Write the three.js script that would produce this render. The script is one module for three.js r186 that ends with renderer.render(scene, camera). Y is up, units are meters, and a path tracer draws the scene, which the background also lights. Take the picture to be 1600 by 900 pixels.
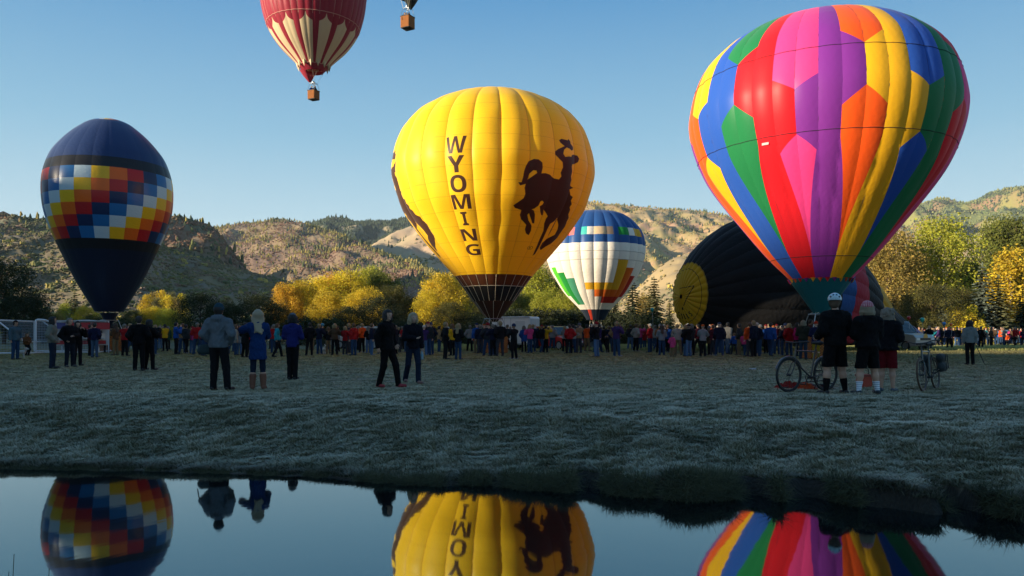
import * as THREE from 'three';
import { mergeGeometries } from 'three/addons/utils/BufferGeometryUtils.js';
import { createNoise2D, createNoise3D } from 'simplex-noise';

// ---------------------------------------------------------------- camera
const F = 1200, HOR = 522, EYE = 1.72, LAWN = 0.55;            // focal length and horizon for a 1600 x 900 picture; eye and lawn above the water
const scene = new THREE.Scene();
const camera = new THREE.PerspectiveCamera(2 * Math.atan(450 / F) * 180 / Math.PI, 1600 / 900, 0.1, 9000);
camera.position.set(0, EYE, 0);
camera.lookAt(0, EYE, -10);
camera.setViewOffset(1600, 900, 0, 450 - HOR, 1600, 900);
// ---------------------------------------------------------------- sun, sky, exposure
const SUN_AZ = 70 * Math.PI / 180, SUN_EL = 11 * Math.PI / 180;   // azimuth from straight behind the camera towards its left
const sunDir = new THREE.Vector3(-Math.sin(SUN_AZ) * Math.cos(SUN_EL), Math.sin(SUN_EL), Math.cos(SUN_AZ) * Math.cos(SUN_EL));
const sun = new THREE.DirectionalLight(new THREE.Color(1, 0.84, 0.62), 5);
sun.name = 'sun';
sun.position.copy(sunDir).multiplyScalar(900);
sun.castShadow = true;
sun.shadow.mapSize.set(4096, 4096);
Object.assign(sun.shadow.camera, { left: -500, right: 500, top: 200, bottom: -200, near: 1, far: 3000 });
scene.add(sun);
{
  const W = 512, H = 256, SKY = 0.43, data = new Float32Array(W * H * 4);
  const lerp3 = (a, b, t) => a.map((v, i) => v + (b[i] - v) * t);
  const stops = [[-90, [0.36, 0.42, 0.44]], [-1, [0.44, 0.53, 0.57]], [0, [0.56, 0.72, 0.8]], [7, [0.49, 0.69, 0.79]], [14, [0.265, 0.51, 0.7]], [24, [0.092, 0.305, 0.585]], [45, [0.09, 0.26, 0.52]], [90, [0.08, 0.2, 0.42]]];
  for (let j = 0; j < H; j++) {
    const el = ((j + 0.5) / H - 0.5) * 180, y = Math.sin(el * Math.PI / 180), r = Math.cos(el * Math.PI / 180);
    let k = 0; while (k < stops.length - 2 && el > stops[k + 1][0]) k++;
    const base = lerp3(stops[k][1], stops[k + 1][1], (el - stops[k][0]) / (stops[k + 1][0] - stops[k][0]));
    for (let i = 0; i < W; i++) {
      const a = ((i + 0.5) / W - 0.5) * 2 * Math.PI, x = Math.cos(a) * r, z = Math.sin(a) * r;
      const c = x * sunDir.x + y * sunDir.y + z * sunDir.z, g = Math.pow(Math.max(0, c), 6) * 0.3 + Math.pow(Math.max(0, c), 40) * 0.5;
      const o = (j * W + i) * 4;
      data[o] = (base[0] + g * 1.0) * SKY; data[o + 1] = (base[1] + g * 0.85) * SKY; data[o + 2] = (base[2] + g * 0.6) * SKY; data[o + 3] = 1;
    }
  }
  const t = new THREE.DataTexture(data, W, H, THREE.RGBAFormat, THREE.FloatType);
  t.mapping = THREE.EquirectangularReflectionMapping; t.magFilter = THREE.LinearFilter; t.needsUpdate = true;
  scene.background = t; scene.environment = t;
}
const renderer = new THREE.WebGLRenderer({ antialias: true });
renderer.setSize(1600, 900);
renderer.toneMapping = THREE.LinearToneMapping;
renderer.toneMappingExposure = 2.4;
renderer.shadowMap.enabled = true;
scene.fog = new THREE.FogExp2(new THREE.Color(0.72, 0.84, 0.95), 0.00006);

// ---------------------------------------------------------------- helpers
function rngOf(seed) { let s = seed | 0; return () => { s = (s + 0x6d2b79f5) | 0; let t = Math.imul(s ^ (s >>> 15), 1 | s); t = (t + Math.imul(t ^ (t >>> 7), 61 | t)) ^ t; return ((t ^ (t >>> 14)) >>> 0) / 4294967296; }; }
const rnd = rngOf(7), n2 = createNoise2D(rngOf(11)), n3 = createNoise3D(rngOf(12));
const fbm = (x, y, o = 4) => { let s = 0, a = 0.5, q = 0; for (let i = 0; i < o; i++) { s += a * n2(x, y); q += a; a *= 0.5; x = x * 2.03 + 17.1; y = y * 2.03 - 9.7; } return s / q; };
const clamp = (v, a = 0, b = 1) => Math.min(b, Math.max(a, v)), lerp = (a, b, t) => a + (b - a) * t, smooth = (a, b, v) => { const t = clamp((v - a) / (b - a)); return t * t * (3 - 2 * t); };
const V = (x, y, z) => new THREE.Vector3(x, y, z);
const at = (px, py, d) => V((px - 800) / F * d, EYE + (HOR - py) / F * d, -d);
const groundD = (py) => F * (EYE - LAWN) / (py - HOR);
function knots(list, x) { if (x <= list[0][0]) return list[0][1]; for (let i = 1; i < list.length; i++) if (x <= list[i][0]) { const t = (x - list[i - 1][0]) / (list[i][0] - list[i - 1][0]); return lerp(list[i - 1][1], list[i][1], t); } return list[list.length - 1][1]; }
function smoothKnots(list, x) {           // Catmull-Rom through the knots
  if (x <= list[0][0]) return list[0][1]; const n = list.length; if (x >= list[n - 1][0]) return list[n - 1][1];
  let i = 1; while (x > list[i][0]) i++;
  const p1 = list[i - 1], p2 = list[i], p0 = list[i - 2] ?? p1, p3 = list[i + 1] ?? p2, h = p2[0] - p1[0], t = (x - p1[0]) / h;
  const m1 = p2[0] === p0[0] ? 0 : (p2[1] - p0[1]) / (p2[0] - p0[0]) * h, m2 = p3[0] === p1[0] ? 0 : (p3[1] - p1[1]) / (p3[0] - p1[0]) * h, t2 = t * t, t3 = t2 * t;
  return (2 * t3 - 3 * t2 + 1) * p1[1] + (t3 - 2 * t2 + t) * m1 + (-2 * t3 + 3 * t2) * p2[1] + (t3 - t2) * m2;
}
const used = new Map();
function numbered(name) { const n = used.get(name) ?? 0; used.set(name, n + 1); return n ? name + '_' + String(n).padStart(3, '0') : name; }
function tag(o, label, category, group, kind) { if (label) o.userData.label = label; if (category) o.userData.category = category; if (group) o.userData.group = group; if (kind) o.userData.kind = kind; return o; }
function thing(name, label, category, pos = [0, 0, 0], turn = 0, group) {
  const o = new THREE.Group(); o.name = numbered(name); scene.add(o); o.position.set(...(pos.isVector3 ? pos.toArray() : pos)); o.rotation.y = turn; return tag(o, label, category, group);
}
function part(name, geo, mat, parent) {
  const g = Array.isArray(geo) ? join(geo) : geo, m = new THREE.Mesh(g, mat); m.name = parent === scene ? numbered(name) : name; m.castShadow = m.receiveShadow = true; parent.add(m); return m;
}
function join(list) {
  const plain = list.map((g) => { const q = g.index ? g.toNonIndexed() : g; for (const k of Object.keys(q.attributes)) if (!['position', 'normal', 'uv'].includes(k)) q.deleteAttribute(k); if (!q.attributes.uv) q.setAttribute('uv', new THREE.BufferAttribute(new Float32Array(q.attributes.position.count * 2), 2)); if (!q.attributes.normal) q.computeVertexNormals(); return q; });
  return mergeGeometries(plain);
}
const matCache = new Map();
function M(c, rough = 0.8, more = {}) {
  const key = JSON.stringify([c, rough, more]); if (matCache.has(key)) return matCache.get(key);
  const m = new THREE.MeshPhysicalMaterial({ roughness: rough, ...more }); Array.isArray(c) ? m.color.setRGB(...c) : m.color.set(c); if (!more.side) m.side = THREE.DoubleSide; matCache.set(key, m); return m;
}
const box = (w, h, d, x = 0, y = 0, z = 0) => new THREE.BoxGeometry(w, h, d).translate(x, y, z);
function bar(a, b, r, r2 = r, seg = 8) { const d = b.clone().sub(a), g = new THREE.CylinderGeometry(r2, r, d.length(), seg); g.applyQuaternion(new THREE.Quaternion().setFromUnitVectors(V(0, 1, 0), d.clone().normalize())); return g.translate((a.x + b.x) / 2, (a.y + b.y) / 2, (a.z + b.z) / 2); }
const tube = (pts, r, seg = 24, rs = 6, closed = false) => new THREE.TubeGeometry(new THREE.CatmullRomCurve3(pts, closed), seg, r, rs, closed);
function grid(nu, nv, fn, colorFn) {      // (nu+1) x (nv+1) sheet; fn(i, j) -> Vector3
  const pos = new Float32Array((nu + 1) * (nv + 1) * 3), uv = new Float32Array((nu + 1) * (nv + 1) * 2), col = colorFn && new Float32Array((nu + 1) * (nv + 1) * 3), idx = [];
  for (let j = 0; j <= nv; j++) for (let i = 0; i <= nu; i++) { const k = j * (nu + 1) + i, p = fn(i, j); pos[k * 3] = p.x; pos[k * 3 + 1] = p.y; pos[k * 3 + 2] = p.z; uv[k * 2] = p.u ?? p.x; uv[k * 2 + 1] = p.v ?? -p.z; if (col) { const c = colorFn(p, i, j); col[k * 3] = c[0]; col[k * 3 + 1] = c[1]; col[k * 3 + 2] = c[2]; } if (i < nu && j < nv) idx.push(k, k + 1, k + nu + 1, k + 1, k + nu + 2, k + nu + 1); }
  const g = new THREE.BufferGeometry(); g.setAttribute('position', new THREE.BufferAttribute(pos, 3)); g.setAttribute('uv', new THREE.BufferAttribute(uv, 2)); if (col) g.setAttribute('color', new THREE.BufferAttribute(col, 3)); g.setIndex(idx); g.computeVertexNormals(); return g;
}
function noiseTexture(size, fn, srgb = false) {
  const data = new Uint8Array(size * size * 4);
  for (let j = 0; j < size; j++) for (let i = 0; i < size; i++) { const c = fn(i / size, j / size), o = (j * size + i) * 4; for (let k = 0; k < 3; k++) data[o + k] = clamp(Array.isArray(c) ? c[k] : c) * 255; data[o + 3] = 255; }
  const t = new THREE.DataTexture(data, size, size); t.wrapS = t.wrapT = THREE.RepeatWrapping; t.magFilter = THREE.LinearFilter; if (srgb) t.colorSpace = THREE.SRGBColorSpace; t.needsUpdate = true; return t;
}
function tileNoise(u, v, f, seed) { const a = u * 2 * Math.PI, b = v * 2 * Math.PI, k = f / (2 * Math.PI); return n3(Math.cos(a) * k + seed, Math.sin(a) * k + Math.cos(b) * k * 1.31, Math.sin(b) * k * 1.31 - seed); }
function instances(name, geo, mat, list, parent, label, category) {       // list of {p, s, r, c}
  const im = new THREE.InstancedMesh(geo, mat, list.length), m4 = new THREE.Matrix4(), q = new THREE.Quaternion(), e = new THREE.Euler(), c = new THREE.Color();
  list.forEach((o, i) => { q.setFromEuler(e.set(o.rx ?? 0, o.ry ?? 0, o.rz ?? 0)); m4.compose(o.p, q, o.s); im.setMatrixAt(i, m4); if (o.c) im.setColorAt(i, c.setRGB(...o.c)); });
  im.name = parent === scene ? numbered(name) : name; im.castShadow = im.receiveShadow = true; parent.add(im); tag(im, label, category, null, 'stuff'); return im;
}
// ---------------------------------------------------------------- ground, pond
const waterline = (x) => smoothKnots([[-60, 10.6], [-14, 9.9], [-6.1, 9.72], [-3.1, 9.36], [-1.5, 8.9], [0, 8.52], [1.3, 8.08], [2.6, 7.8], [3.75, 7.5], [4.7, 7.08], [7, 6.3], [12, 5.2], [60, 3]], x)
  + 0.09 * n2(x * 1.3, 3.1) + 0.05 * n2(x * 4.1, 8.2) + 0.02 * n2(x * 11, 1.2);
const lipHeight = (x) => lerp(0.025, 0.17, smooth(-3, 3, x)) * (1 + 0.35 * n2(x * 0.9, 40));
const notches = [[0.85, 0.17, 0.55], [2.55, 0.22, 0.5], [3.05, 0.3, 0.5], [4.35, 0.16, 0.7]];        // wet gaps worn into the bank: x, half width, depth
const notch = (x) => notches.reduce((s, [c, w, d]) => Math.max(s, d * Math.exp(-(((x - c) / w) ** 2))), 0);
function bankHeight(x, z) {
  const d = -z, e = d - waterline(x) - notch(x) * 0.8;                 // distance past the water's edge
  const flat = LAWN + 0.02 * fbm(x * 0.25, z * 0.25, 2) * smooth(10, 14, d);
  if (z > -2) return lerp(-0.8, 0.5, smooth(-1.7, -0.6, z));
  if (e < 0) return Math.max(-0.9, e * 0.9 - 0.02);
  const lip = lipHeight(x), crest = 3.2 + 0.3 * n2(x * 0.5, 5);
  const rise = lip * smooth(0, 0.16, e) + (flat - lip) * smooth(0.05, crest, e);
  return rise + (0.035 * fbm(x * 1.6, z * 1.9, 3) + 0.02 * n2(x * 5, z * 5)) * smooth(0.1, 0.5, e) * (1 - smooth(12, 18, d)) + 0.012 * fbm(x * 0.9, z * 0.9, 2) * smooth(11, 15, d);
}
const axis = (parts) => { const a = []; for (const [from, to, step] of parts) for (let v = from; v < to - 1e-6; v += step) a.push(v); a.push(parts[parts.length - 1][1]); return a; };
{
  const xs = axis([[-2600, -1200, 350], [-1200, -400, 100], [-400, -80, 20], [-80, -30, 2.5], [-30, -9, 0.6], [-9, 9, 0.06], [9, 30, 0.6], [30, 80, 2.5], [80, 400, 20], [400, 1200, 100], [1200, 2600, 350]]);
  const zs = axis([[-3000, -1200, 300], [-1200, -400, 60], [-400, -120, 10], [-120, -60, 1.5], [-60, -26, 0.6], [-26, -13, 0.2], [-13, -6, 0.06], [-6, 2, 0.4], [2, 30, 4], [30, 130, 25], [130, 730, 200]]);
  const g = grid(xs.length - 1, zs.length - 1, (i, j) => { const x = xs[i], z = zs[zs.length - 1 - j], p = V(x, bankHeight(x, z), z); p.u = x / 3; p.v = -z / 3; return p; }, (p) => {
    const d = -p.z, e = d - waterline(p.x) - notch(p.x) * 0.8;
    const frost = clamp(0.55 + 0.5 * fbm(p.x * 0.35, p.z * 0.5, 4)), brown = clamp(0.5 + 0.8 * fbm(p.x * 0.12 + 50, p.z * 0.3, 3));
    let c = [lerp(0.07, 0.15, brown), lerp(0.085, 0.135, brown), lerp(0.042, 0.064, brown)];
    const w = frost * lerp(0.75, 0.32, smooth(10, 38, d)) * (1 - 0.85 * smooth(40, 52, d));
    c = c.map((v, k) => lerp(v, [0.42, 0.385, 0.32][k], w));
    if (d > 60) c = c.map((v, k) => lerp(v, [0.13, 0.125, 0.05][k], smooth(46, 60, d) * 0.8));
    const soil = 1 - smooth(lerp(0.02, 0.14, smooth(-3, 2, p.x)), lerp(0.16, 0.42, smooth(-3, 2, p.x)), e); if (e < 0.5) c = c.map((v, k) => lerp(v, [0.018, 0.016, 0.011][k], Math.max(soil, notch(p.x) > 0.2 && e < 0.25 ? 1 : 0)));
    return c;
  });
  const tex = noiseTexture(512, (u, v) => { const n = 0.5 + 0.32 * tileNoise(u, v, 60, 1) + 0.3 * tileNoise(u, v, 160, 4) + 0.2 * tileNoise(u, v, 18, 7); return [0.45 + 0.6 * n, 0.46 + 0.6 * n, 0.44 + 0.62 * n]; });
  const m = new THREE.MeshStandardMaterial({ vertexColors: true, map: tex, bumpMap: tex, bumpScale: 0.05, roughness: 0.95, side: THREE.DoubleSide }); 
  tag(part('ground', g, m, scene), 'frosty mown lawn sloping down to the pond bank', null, null, 'structure');
  // pond
  const ripple = noiseTexture(512, (u, v) => 0.5 + 0.25 * tileNoise(u, v, 14, 20) + 0.12 * tileNoise(u, v, 40, 23));
  const wm = new THREE.MeshPhysicalMaterial({ color: new THREE.Color(0.004, 0.0055, 0.006), roughness: 0.03, ior: 2.55, specularColor: new THREE.Color(0.6, 0.94, 1), bumpMap: ripple, bumpScale: 0.00025, side: THREE.DoubleSide });
  const wg = grid(60, 20, (i, j) => { const p = V(lerp(-70, 70, i / 60), 0, lerp(-0.5, -14, j / 20)); p.u = p.x / 5; p.v = p.z / 9; return p; });
  tag(part('water', wg, wm, scene), 'still dark pond mirroring the balloons', null, null, 'structure');
}
const mixA = (a, b, t) => a.map((v, i) => lerp(v, b[i], t));
// grass: tufts of bent blades
function tuftGeometry(seed, blades, h, spread, lean) {
  const r = rngOf(seed), pos = [], col = [], idx = [];
  for (let b = 0; b < blades; b++) {
    const a = r() * 6.283, q = r() * spread, x = Math.cos(a) * q, z = Math.sin(a) * q, t = r() * 6.283, L = h * (0.55 + 0.6 * r()), k = lean * (0.3 + r()), w = 0.0032 + 0.003 * r(), dx = Math.cos(t), dz = Math.sin(t), base = pos.length / 3;
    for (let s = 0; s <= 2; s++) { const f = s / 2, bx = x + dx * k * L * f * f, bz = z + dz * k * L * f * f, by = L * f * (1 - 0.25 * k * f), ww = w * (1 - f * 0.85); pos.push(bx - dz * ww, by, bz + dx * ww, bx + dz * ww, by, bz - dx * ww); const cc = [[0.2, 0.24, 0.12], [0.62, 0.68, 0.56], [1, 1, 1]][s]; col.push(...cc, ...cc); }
    for (let s = 0; s < 2; s++) { const o = base + s * 2; idx.push(o, o + 1, o + 2, o + 1, o + 3, o + 2); }
  }
  const g = new THREE.BufferGeometry(); g.setAttribute('position', new THREE.Float32BufferAttribute(pos, 3)); g.setAttribute('color', new THREE.Float32BufferAttribute(col, 3)); g.setIndex(idx); g.computeVertexNormals(); return g;
}
{
  const grassMat = new THREE.MeshPhysicalMaterial({ vertexColors: true, roughness: 0.9, side: THREE.DoubleSide });
  const short = [], long = [], mid = [];
  const tint = (x, z) => { const f = clamp(0.54 + 0.48 * fbm(x * 0.8 + 9, z * 1.1, 3) + 0.25 * (rnd() - 0.5) + 0.5 * smooth(0, 2, x) * Math.exp(-(((-z - 11.2 + 0.25 * x) / 0.14) ** 2))); return [lerp(0.125, 0.6, f), lerp(0.13, 0.56, f), lerp(0.065, 0.47, f)]; };
  for (let k = 0; k < 170000; k++) {
    const d = 6.2 + 8.5 * rnd() ** 0.9, x = (rnd() - 0.5) * 1.5 * d, z = -d, e = d - waterline(x) - notch(x) * 0.8; if (e < 0.1 || (notch(x) > 0.2 && e < 0.2)) continue;
    const y = bankHeight(x, z) - 0.006, c = tint(x, z), s = 0.6 + 0.8 * rnd();
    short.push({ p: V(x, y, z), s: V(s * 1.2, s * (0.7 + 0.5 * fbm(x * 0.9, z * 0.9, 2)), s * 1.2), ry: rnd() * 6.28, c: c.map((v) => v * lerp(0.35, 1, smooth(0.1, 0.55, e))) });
  }
  for (let k = 0; k < 7500; k++) {           // long unfrosted grass hanging over the water's edge
    const x = (rnd() - 0.5) * 16, e = 0.03 + 0.3 * rnd() * rnd(), d = waterline(x) + notch(x) * 0.8 + e; if (rnd() > lerp(0.6, 1, smooth(-3, 2, x)) || notch(x) > 0.25 || n2(x * 1.7, 77) < -0.3) continue;
    const f = 0.4 + 0.6 * rnd(); long.push({ p: V(x, bankHeight(x, -d) - 0.02, -d), s: V(1, 0.7 + 0.6 * rnd(), 1).multiplyScalar(lerp(0.4, 0.95, smooth(-4, 2, x))), ry: rnd() * 6.28, rx: 0.5 + 0.5 * rnd(), c: [0.075 * f, 0.08 * f, 0.035 * f] });
  }
  for (let k = 0; k < 130000; k++) {
    const d = 13.5 + 46 * rnd() ** 1.6, x = (rnd() - 0.5) * 1.5 * d, z = -d, c = tint(x, z); const g = lerp(1, 0.62, smooth(14, 40, d)), far2 = lerp(1, 2.2, smooth(18, 55, d)); if (n2(x * 0.7, z * 1.2) < -0.3 && rnd() < 0.6) continue;
    mid.push({ p: V(x, bankHeight(x, z) - 0.008, z), s: V(1.6 * far2, (0.55 + 0.4 * rnd()) * lerp(1, 1.3, smooth(18, 55, d)), 1.6 * far2), ry: rnd() * 6.28, c: [c[0] * g * lerp(1.05, 1.25, smooth(20, 40, d)), c[1] * g * lerp(1, 1.1, smooth(20, 40, d)), c[2] * g * lerp(0.9, 0.55, smooth(16, 45, d))] });
  }
  const far = []; for (let k = 0; k < 60000; k++) { const d = 52 + 43 * Math.sqrt(rnd()), x = lerp(-0.1, 0.72, rnd()) * d; far.push({ p: V(x, bankHeight(x, -d) - 0.01, -d), s: V(4.5, 2.2 + rnd(), 4.5), ry: rnd() * 6.28, c: mixA([0.42, 0.37, 0.13], [0.3, 0.31, 0.1], rnd()) }); }
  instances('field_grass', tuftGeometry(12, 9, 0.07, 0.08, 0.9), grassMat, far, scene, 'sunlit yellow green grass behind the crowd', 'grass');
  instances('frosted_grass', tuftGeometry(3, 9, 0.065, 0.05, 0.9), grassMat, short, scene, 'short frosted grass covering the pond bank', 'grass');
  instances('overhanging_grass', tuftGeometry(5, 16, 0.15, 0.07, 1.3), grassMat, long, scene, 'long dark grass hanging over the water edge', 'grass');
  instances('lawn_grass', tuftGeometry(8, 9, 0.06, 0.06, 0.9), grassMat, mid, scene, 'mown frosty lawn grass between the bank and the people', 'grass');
}
// ---------------------------------------------------------------- hills
function leafBlob(seed, detail = 1) { const g = new THREE.IcosahedronGeometry(1, detail), p = g.attributes.position; for (let i = 0; i < p.count; i++) { const v = V(p.getX(i), p.getY(i), p.getZ(i)), k = 0.72 + 0.42 * n3(v.x * 1.9 + seed, v.y * 1.9, v.z * 1.9); v.multiplyScalar(k); p.setXYZ(i, v.x, Math.max(-0.25, v.y) + 0.15, v.z); } g.computeVertexNormals(); return g; }
function coneTree(seed) { const gs = []; for (let k = 0; k < 4; k++) { const g = new THREE.ConeGeometry(0.34 * (1 - k * 0.2), 0.42, 7, 1, true).translate(0, 0.25 + k * 0.2, 0), p = g.attributes.position; for (let i = 0; i < p.count; i++) { const f = 1 + 0.3 * n3(p.getX(i) * 9 + seed, k * 3.3, p.getZ(i) * 9); p.setX(i, p.getX(i) * f); p.setZ(i, p.getZ(i) * f); } gs.push(g); } const g = join(gs); g.computeVertexNormals(); return g; }
const bushes = [leafBlob(1), leafBlob(5), leafBlob(9)], cones = [coneTree(2), coneTree(6)], slim = leafBlob(14).clone().scale(0.34, 1, 0.34).translate(0, 0.6, 0);
const hillMat = new THREE.MeshStandardMaterial({ vertexColors: true, roughness: 1, side: THREE.DoubleSide });
const bushMat = new THREE.MeshStandardMaterial({ roughness: 1, side: THREE.DoubleSide });
const pick = (list, r) => list[Math.floor(r() * list.length) % list.length];
function hill(o) {                         // crest given where the photograph shows it; a slope that rises from its foot to that crest and falls behind it
  const { crest, far, foot, rough = 0.08, colors, seed, shape = 1, az = [-420, 2000], nu = 240, nv = 70, back = 1.35 } = o, r = rngOf(seed);
  const farAt = o.farOf ?? (() => far), footAt = (px) => foot * farAt(px) / far;
  const height = (px, d, far = farAt(px), foot = footAt(px)) => {
    const tan = (HOR - smoothKnots(crest, px)) / F, top = tan * far + EYE, x = (px - 800) / F * d, u = (d - foot) / (far - foot);
    if (top <= 0.3) return -1;
    const s = u <= 0 ? 0 : u < 1 ? Math.pow(Math.sin(u * Math.PI / 2), shape) : Math.cos((u - 1) / (back - 1) * Math.PI / 2);
    const gully = 1 - Math.abs(fbm(x / (far * 0.11) + seed, d / (far * 0.4), 3)), n = fbm(x / (far * 0.05) + seed * 3, d / (far * 0.07), 4);
    const env = clamp(u * 3) * clamp(Math.abs(1 - u) * 4 + 0.06);
    const sp = o.spur ? o.spur(px) * Math.sin(Math.PI * clamp(u)) ** 0.7 * d : 0;
    return Math.max(-1, (u < 1 ? (tan * d + EYE) * s : top * s) + sp + top * rough * ((gully - 0.75) * 2.2 + n) * env - 0.5 + 0.5 * s);
  };
  const g = grid(nu, nv, (i, j) => { const px = lerp(az[0], az[1], i / nu), f0 = footAt(px), d = f0 + (farAt(px) * back - f0) * Math.pow(j / nv, 1.15); return V((px - 800) / F * d, height(px, d), -d); }, (p) => colors(p.x, -p.z, p.y));
  const root = thing('hill', o.label, null); root.userData.kind = 'structure';
  part('slope', g, hillMat, root);
  for (const v of o.plants ?? []) {
    const list = []; let tries = 0;
    while (list.length < v.count && tries++ < v.count * 12) {
      const px = lerp(v.px?.[0] ?? az[0], v.px?.[1] ?? az[1], r()), d = lerp(footAt(px), farAt(px) * 1.03, Math.pow(r(), 0.8)), x = (px - 800) / F * d, y = height(px, d);
      if (y < (v.low ?? 1) || (v.mask && r() > v.mask(x, d, y, px))) continue;
      const s = v.size * (0.55 + 0.9 * r() * r()) , c = v.tint(x, d, r, y, px), k = 0.8 + 0.4 * r();
      list.push({ p: V(x, y - 0.1 * s, -d), s: V(s * (v.wide ?? 1), s * (v.tall ?? 1) * (0.8 + 0.4 * r()), s * (v.wide ?? 1)), ry: r() * 6.28, c: c.map((q) => q * k) });
    }
    tag(instances(v.name, v.geo, bushMat, list, root), null, null);
  }
  return root;
}
const mixc = (a, b, t) => a.map((v, i) => lerp(v, b[i], t));
const TAN = [0.36, 0.27, 0.15], DRY = [0.25, 0.19, 0.1], SAGE = [0.13, 0.13, 0.07], RUST = [0.17, 0.09, 0.055], GREEN = [0.07, 0.095, 0.035], DARKG = [0.03, 0.05, 0.032], GOLD = [0.36, 0.27, 0.06], MAUVE = [0.22, 0.16, 0.125], PINK = [0.32, 0.19, 0.14];
const patch = (x, d, s, seed, a, b) => smooth(a, b, fbm(x / s + seed, d / (s * 1.6), 3));
// the long ridge to the left of the picture whose shadow lies across the near lawn
{
  const top = [[-330, 0], [-240, 22], [-150, 40], [-60, 50], [-34, 53], [-19, 55], [-5, 58], [8, 59.8], [20, 62.5], [35, 65.5], [47, 66.6], [52, 66], [56, 63.3], [62, 62.6], [66, 64.5], [73, 68.8], [79, 69.6], [100, 72], [200, 84], [330, 80], [480, 50], [620, 0]];
  const h = (x, z) => { const u = (x + 300), w = u > 0 ? Math.cos(clamp(u / 150) * Math.PI / 2) ** 1.3 : Math.cos(clamp(-u / 330) * Math.PI / 2) ** 1.3; return smoothKnots(top, z) * w + (1 - Math.exp(-((u / 40) ** 2))) * w * 5 * fbm(x / 40, z / 40, 3) - 0.6; };
  const zs = axis([[-340, -80, 10], [-80, 110, 1], [110, 630, 10]]), xs = axis([[-630, -340, 10], [-340, -260, 4], [-260, -150, 8]]);
  const root = thing('hill', 'long ridge to the left of the lawn that shades it', null); root.userData.kind = 'structure';
  part('slope', grid(xs.length - 1, zs.length - 1, (i, j) => V(xs[i], h(xs[i], zs[zs.length - 1 - j]), zs[zs.length - 1 - j]), (p) => mixc(DRY, SAGE, patch(p.x, p.z, 40, 3, -0.3, 0.4))), hillMat, root);
  const r = rngOf(91), list = [];
  for (let k = 0; k < 2500; k++) { const x = lerp(-450, -170, r()), z = lerp(-300, 500, r()), s = 1.2 + 1.6 * r(); if (Math.abs(x + 300) < 24) continue; list.push({ p: V(x, h(x, z) - 0.2, z), s: V(s, s * 0.9, s), ry: r() * 6, c: mixc(SAGE, RUST, r()) }); }
  instances('brush', bushes[0], bushMat, list, root);
}
const brushTint = (a, b, c, seed, s = 60) => (x, d, r) => mixc(mixc(a, b, patch(x, d, s, seed, -0.35, 0.35)), c, r() < 0.25 ? r() : 0);
hill({ label: 'near brushy hillside at left sloping down to the right', seed: 21, far: 420, foot: 165, shape: 0.9, rough: 0.05, az: [-420, 760], nu: 240, spur: (px) => 0.034 * (px < 205 ? smooth(60, 205, px) : 1 - smooth(205, 290, px)),
  crest: [[-500, 330], [-300, 338], [-100, 352], [0, 362], [100, 366], [200, 378], [252, 391], [300, 402], [350, 416], [400, 428], [450, 441], [480, 452], [520, 470], [560, 492], [620, 522], [700, 530]],
  colors: (x, d) => mixc(mixc([0.165, 0.125, 0.06], [0.15, 0.11, 0.07], patch(x, d, 40, 2, -0.3, 0.3)), [0.1, 0.095, 0.04], 0.6 * patch(x, d, 14, 7, -0.2, 0.4)),
  plants: [{ name: 'brush', geo: bushes[0], count: 18000, size: 0.85, tall: 0.85, tint: brushTint([0.1, 0.11, 0.035], [0.15, 0.115, 0.06], [0.17, 0.14, 0.035], 4, 35), mask: (x, d) => 0.25 + 0.75 * patch(x, d, 18, 5, -0.2, 0.3) },
    { name: 'sagebrush', geo: bushes[1], count: 14000, size: 0.8, tall: 0.8, tint: brushTint([0.16, 0.11, 0.08], [0.11, 0.105, 0.05], [0.2, 0.15, 0.07], 9, 20) },
    { name: 'tall_bush', geo: bushes[2], count: 700, size: 1.4, tall: 1.2, tint: brushTint(GREEN, GOLD, GREEN, 8, 40), mask: (x, d) => patch(x, d, 25, 30, 0, 0.4) }] });
hill({ label: 'wooded ridge behind the near left hillside', seed: 31, far: 490, foot: 370, rough: 0.05, az: [-420, 500], nu: 160, spur: (px) => 0.014 * (px < 215 ? smooth(60, 215, px) : 1 - smooth(215, 360, px)),
  crest: [[-500, 310], [-300, 318], [0, 335], [60, 343], [150, 337], [270, 343], [300, 347], [332, 357], [350, 377], [376, 410], [402, 444], [434, 484], [470, 522], [500, 530]],
  colors: (x, d) => mixc(SAGE, RUST, patch(x, d, 40, 6, -0.3, 0.4)),
  plants: [{ name: 'brush', geo: bushes[1], count: 16000, size: 1.2, tall: 0.9, tint: brushTint(GREEN, RUST, SAGE, 14, 50) }, { name: 'conifer', geo: cones[0], count: 500, size: 3.4, tint: brushTint(DARKG, GREEN, DARKG, 3) }, { name: 'aspen', geo: slim, count: 500, size: 3.2, tint: brushTint(GREEN, GOLD, RUST, 17, 30) }] });
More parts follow.
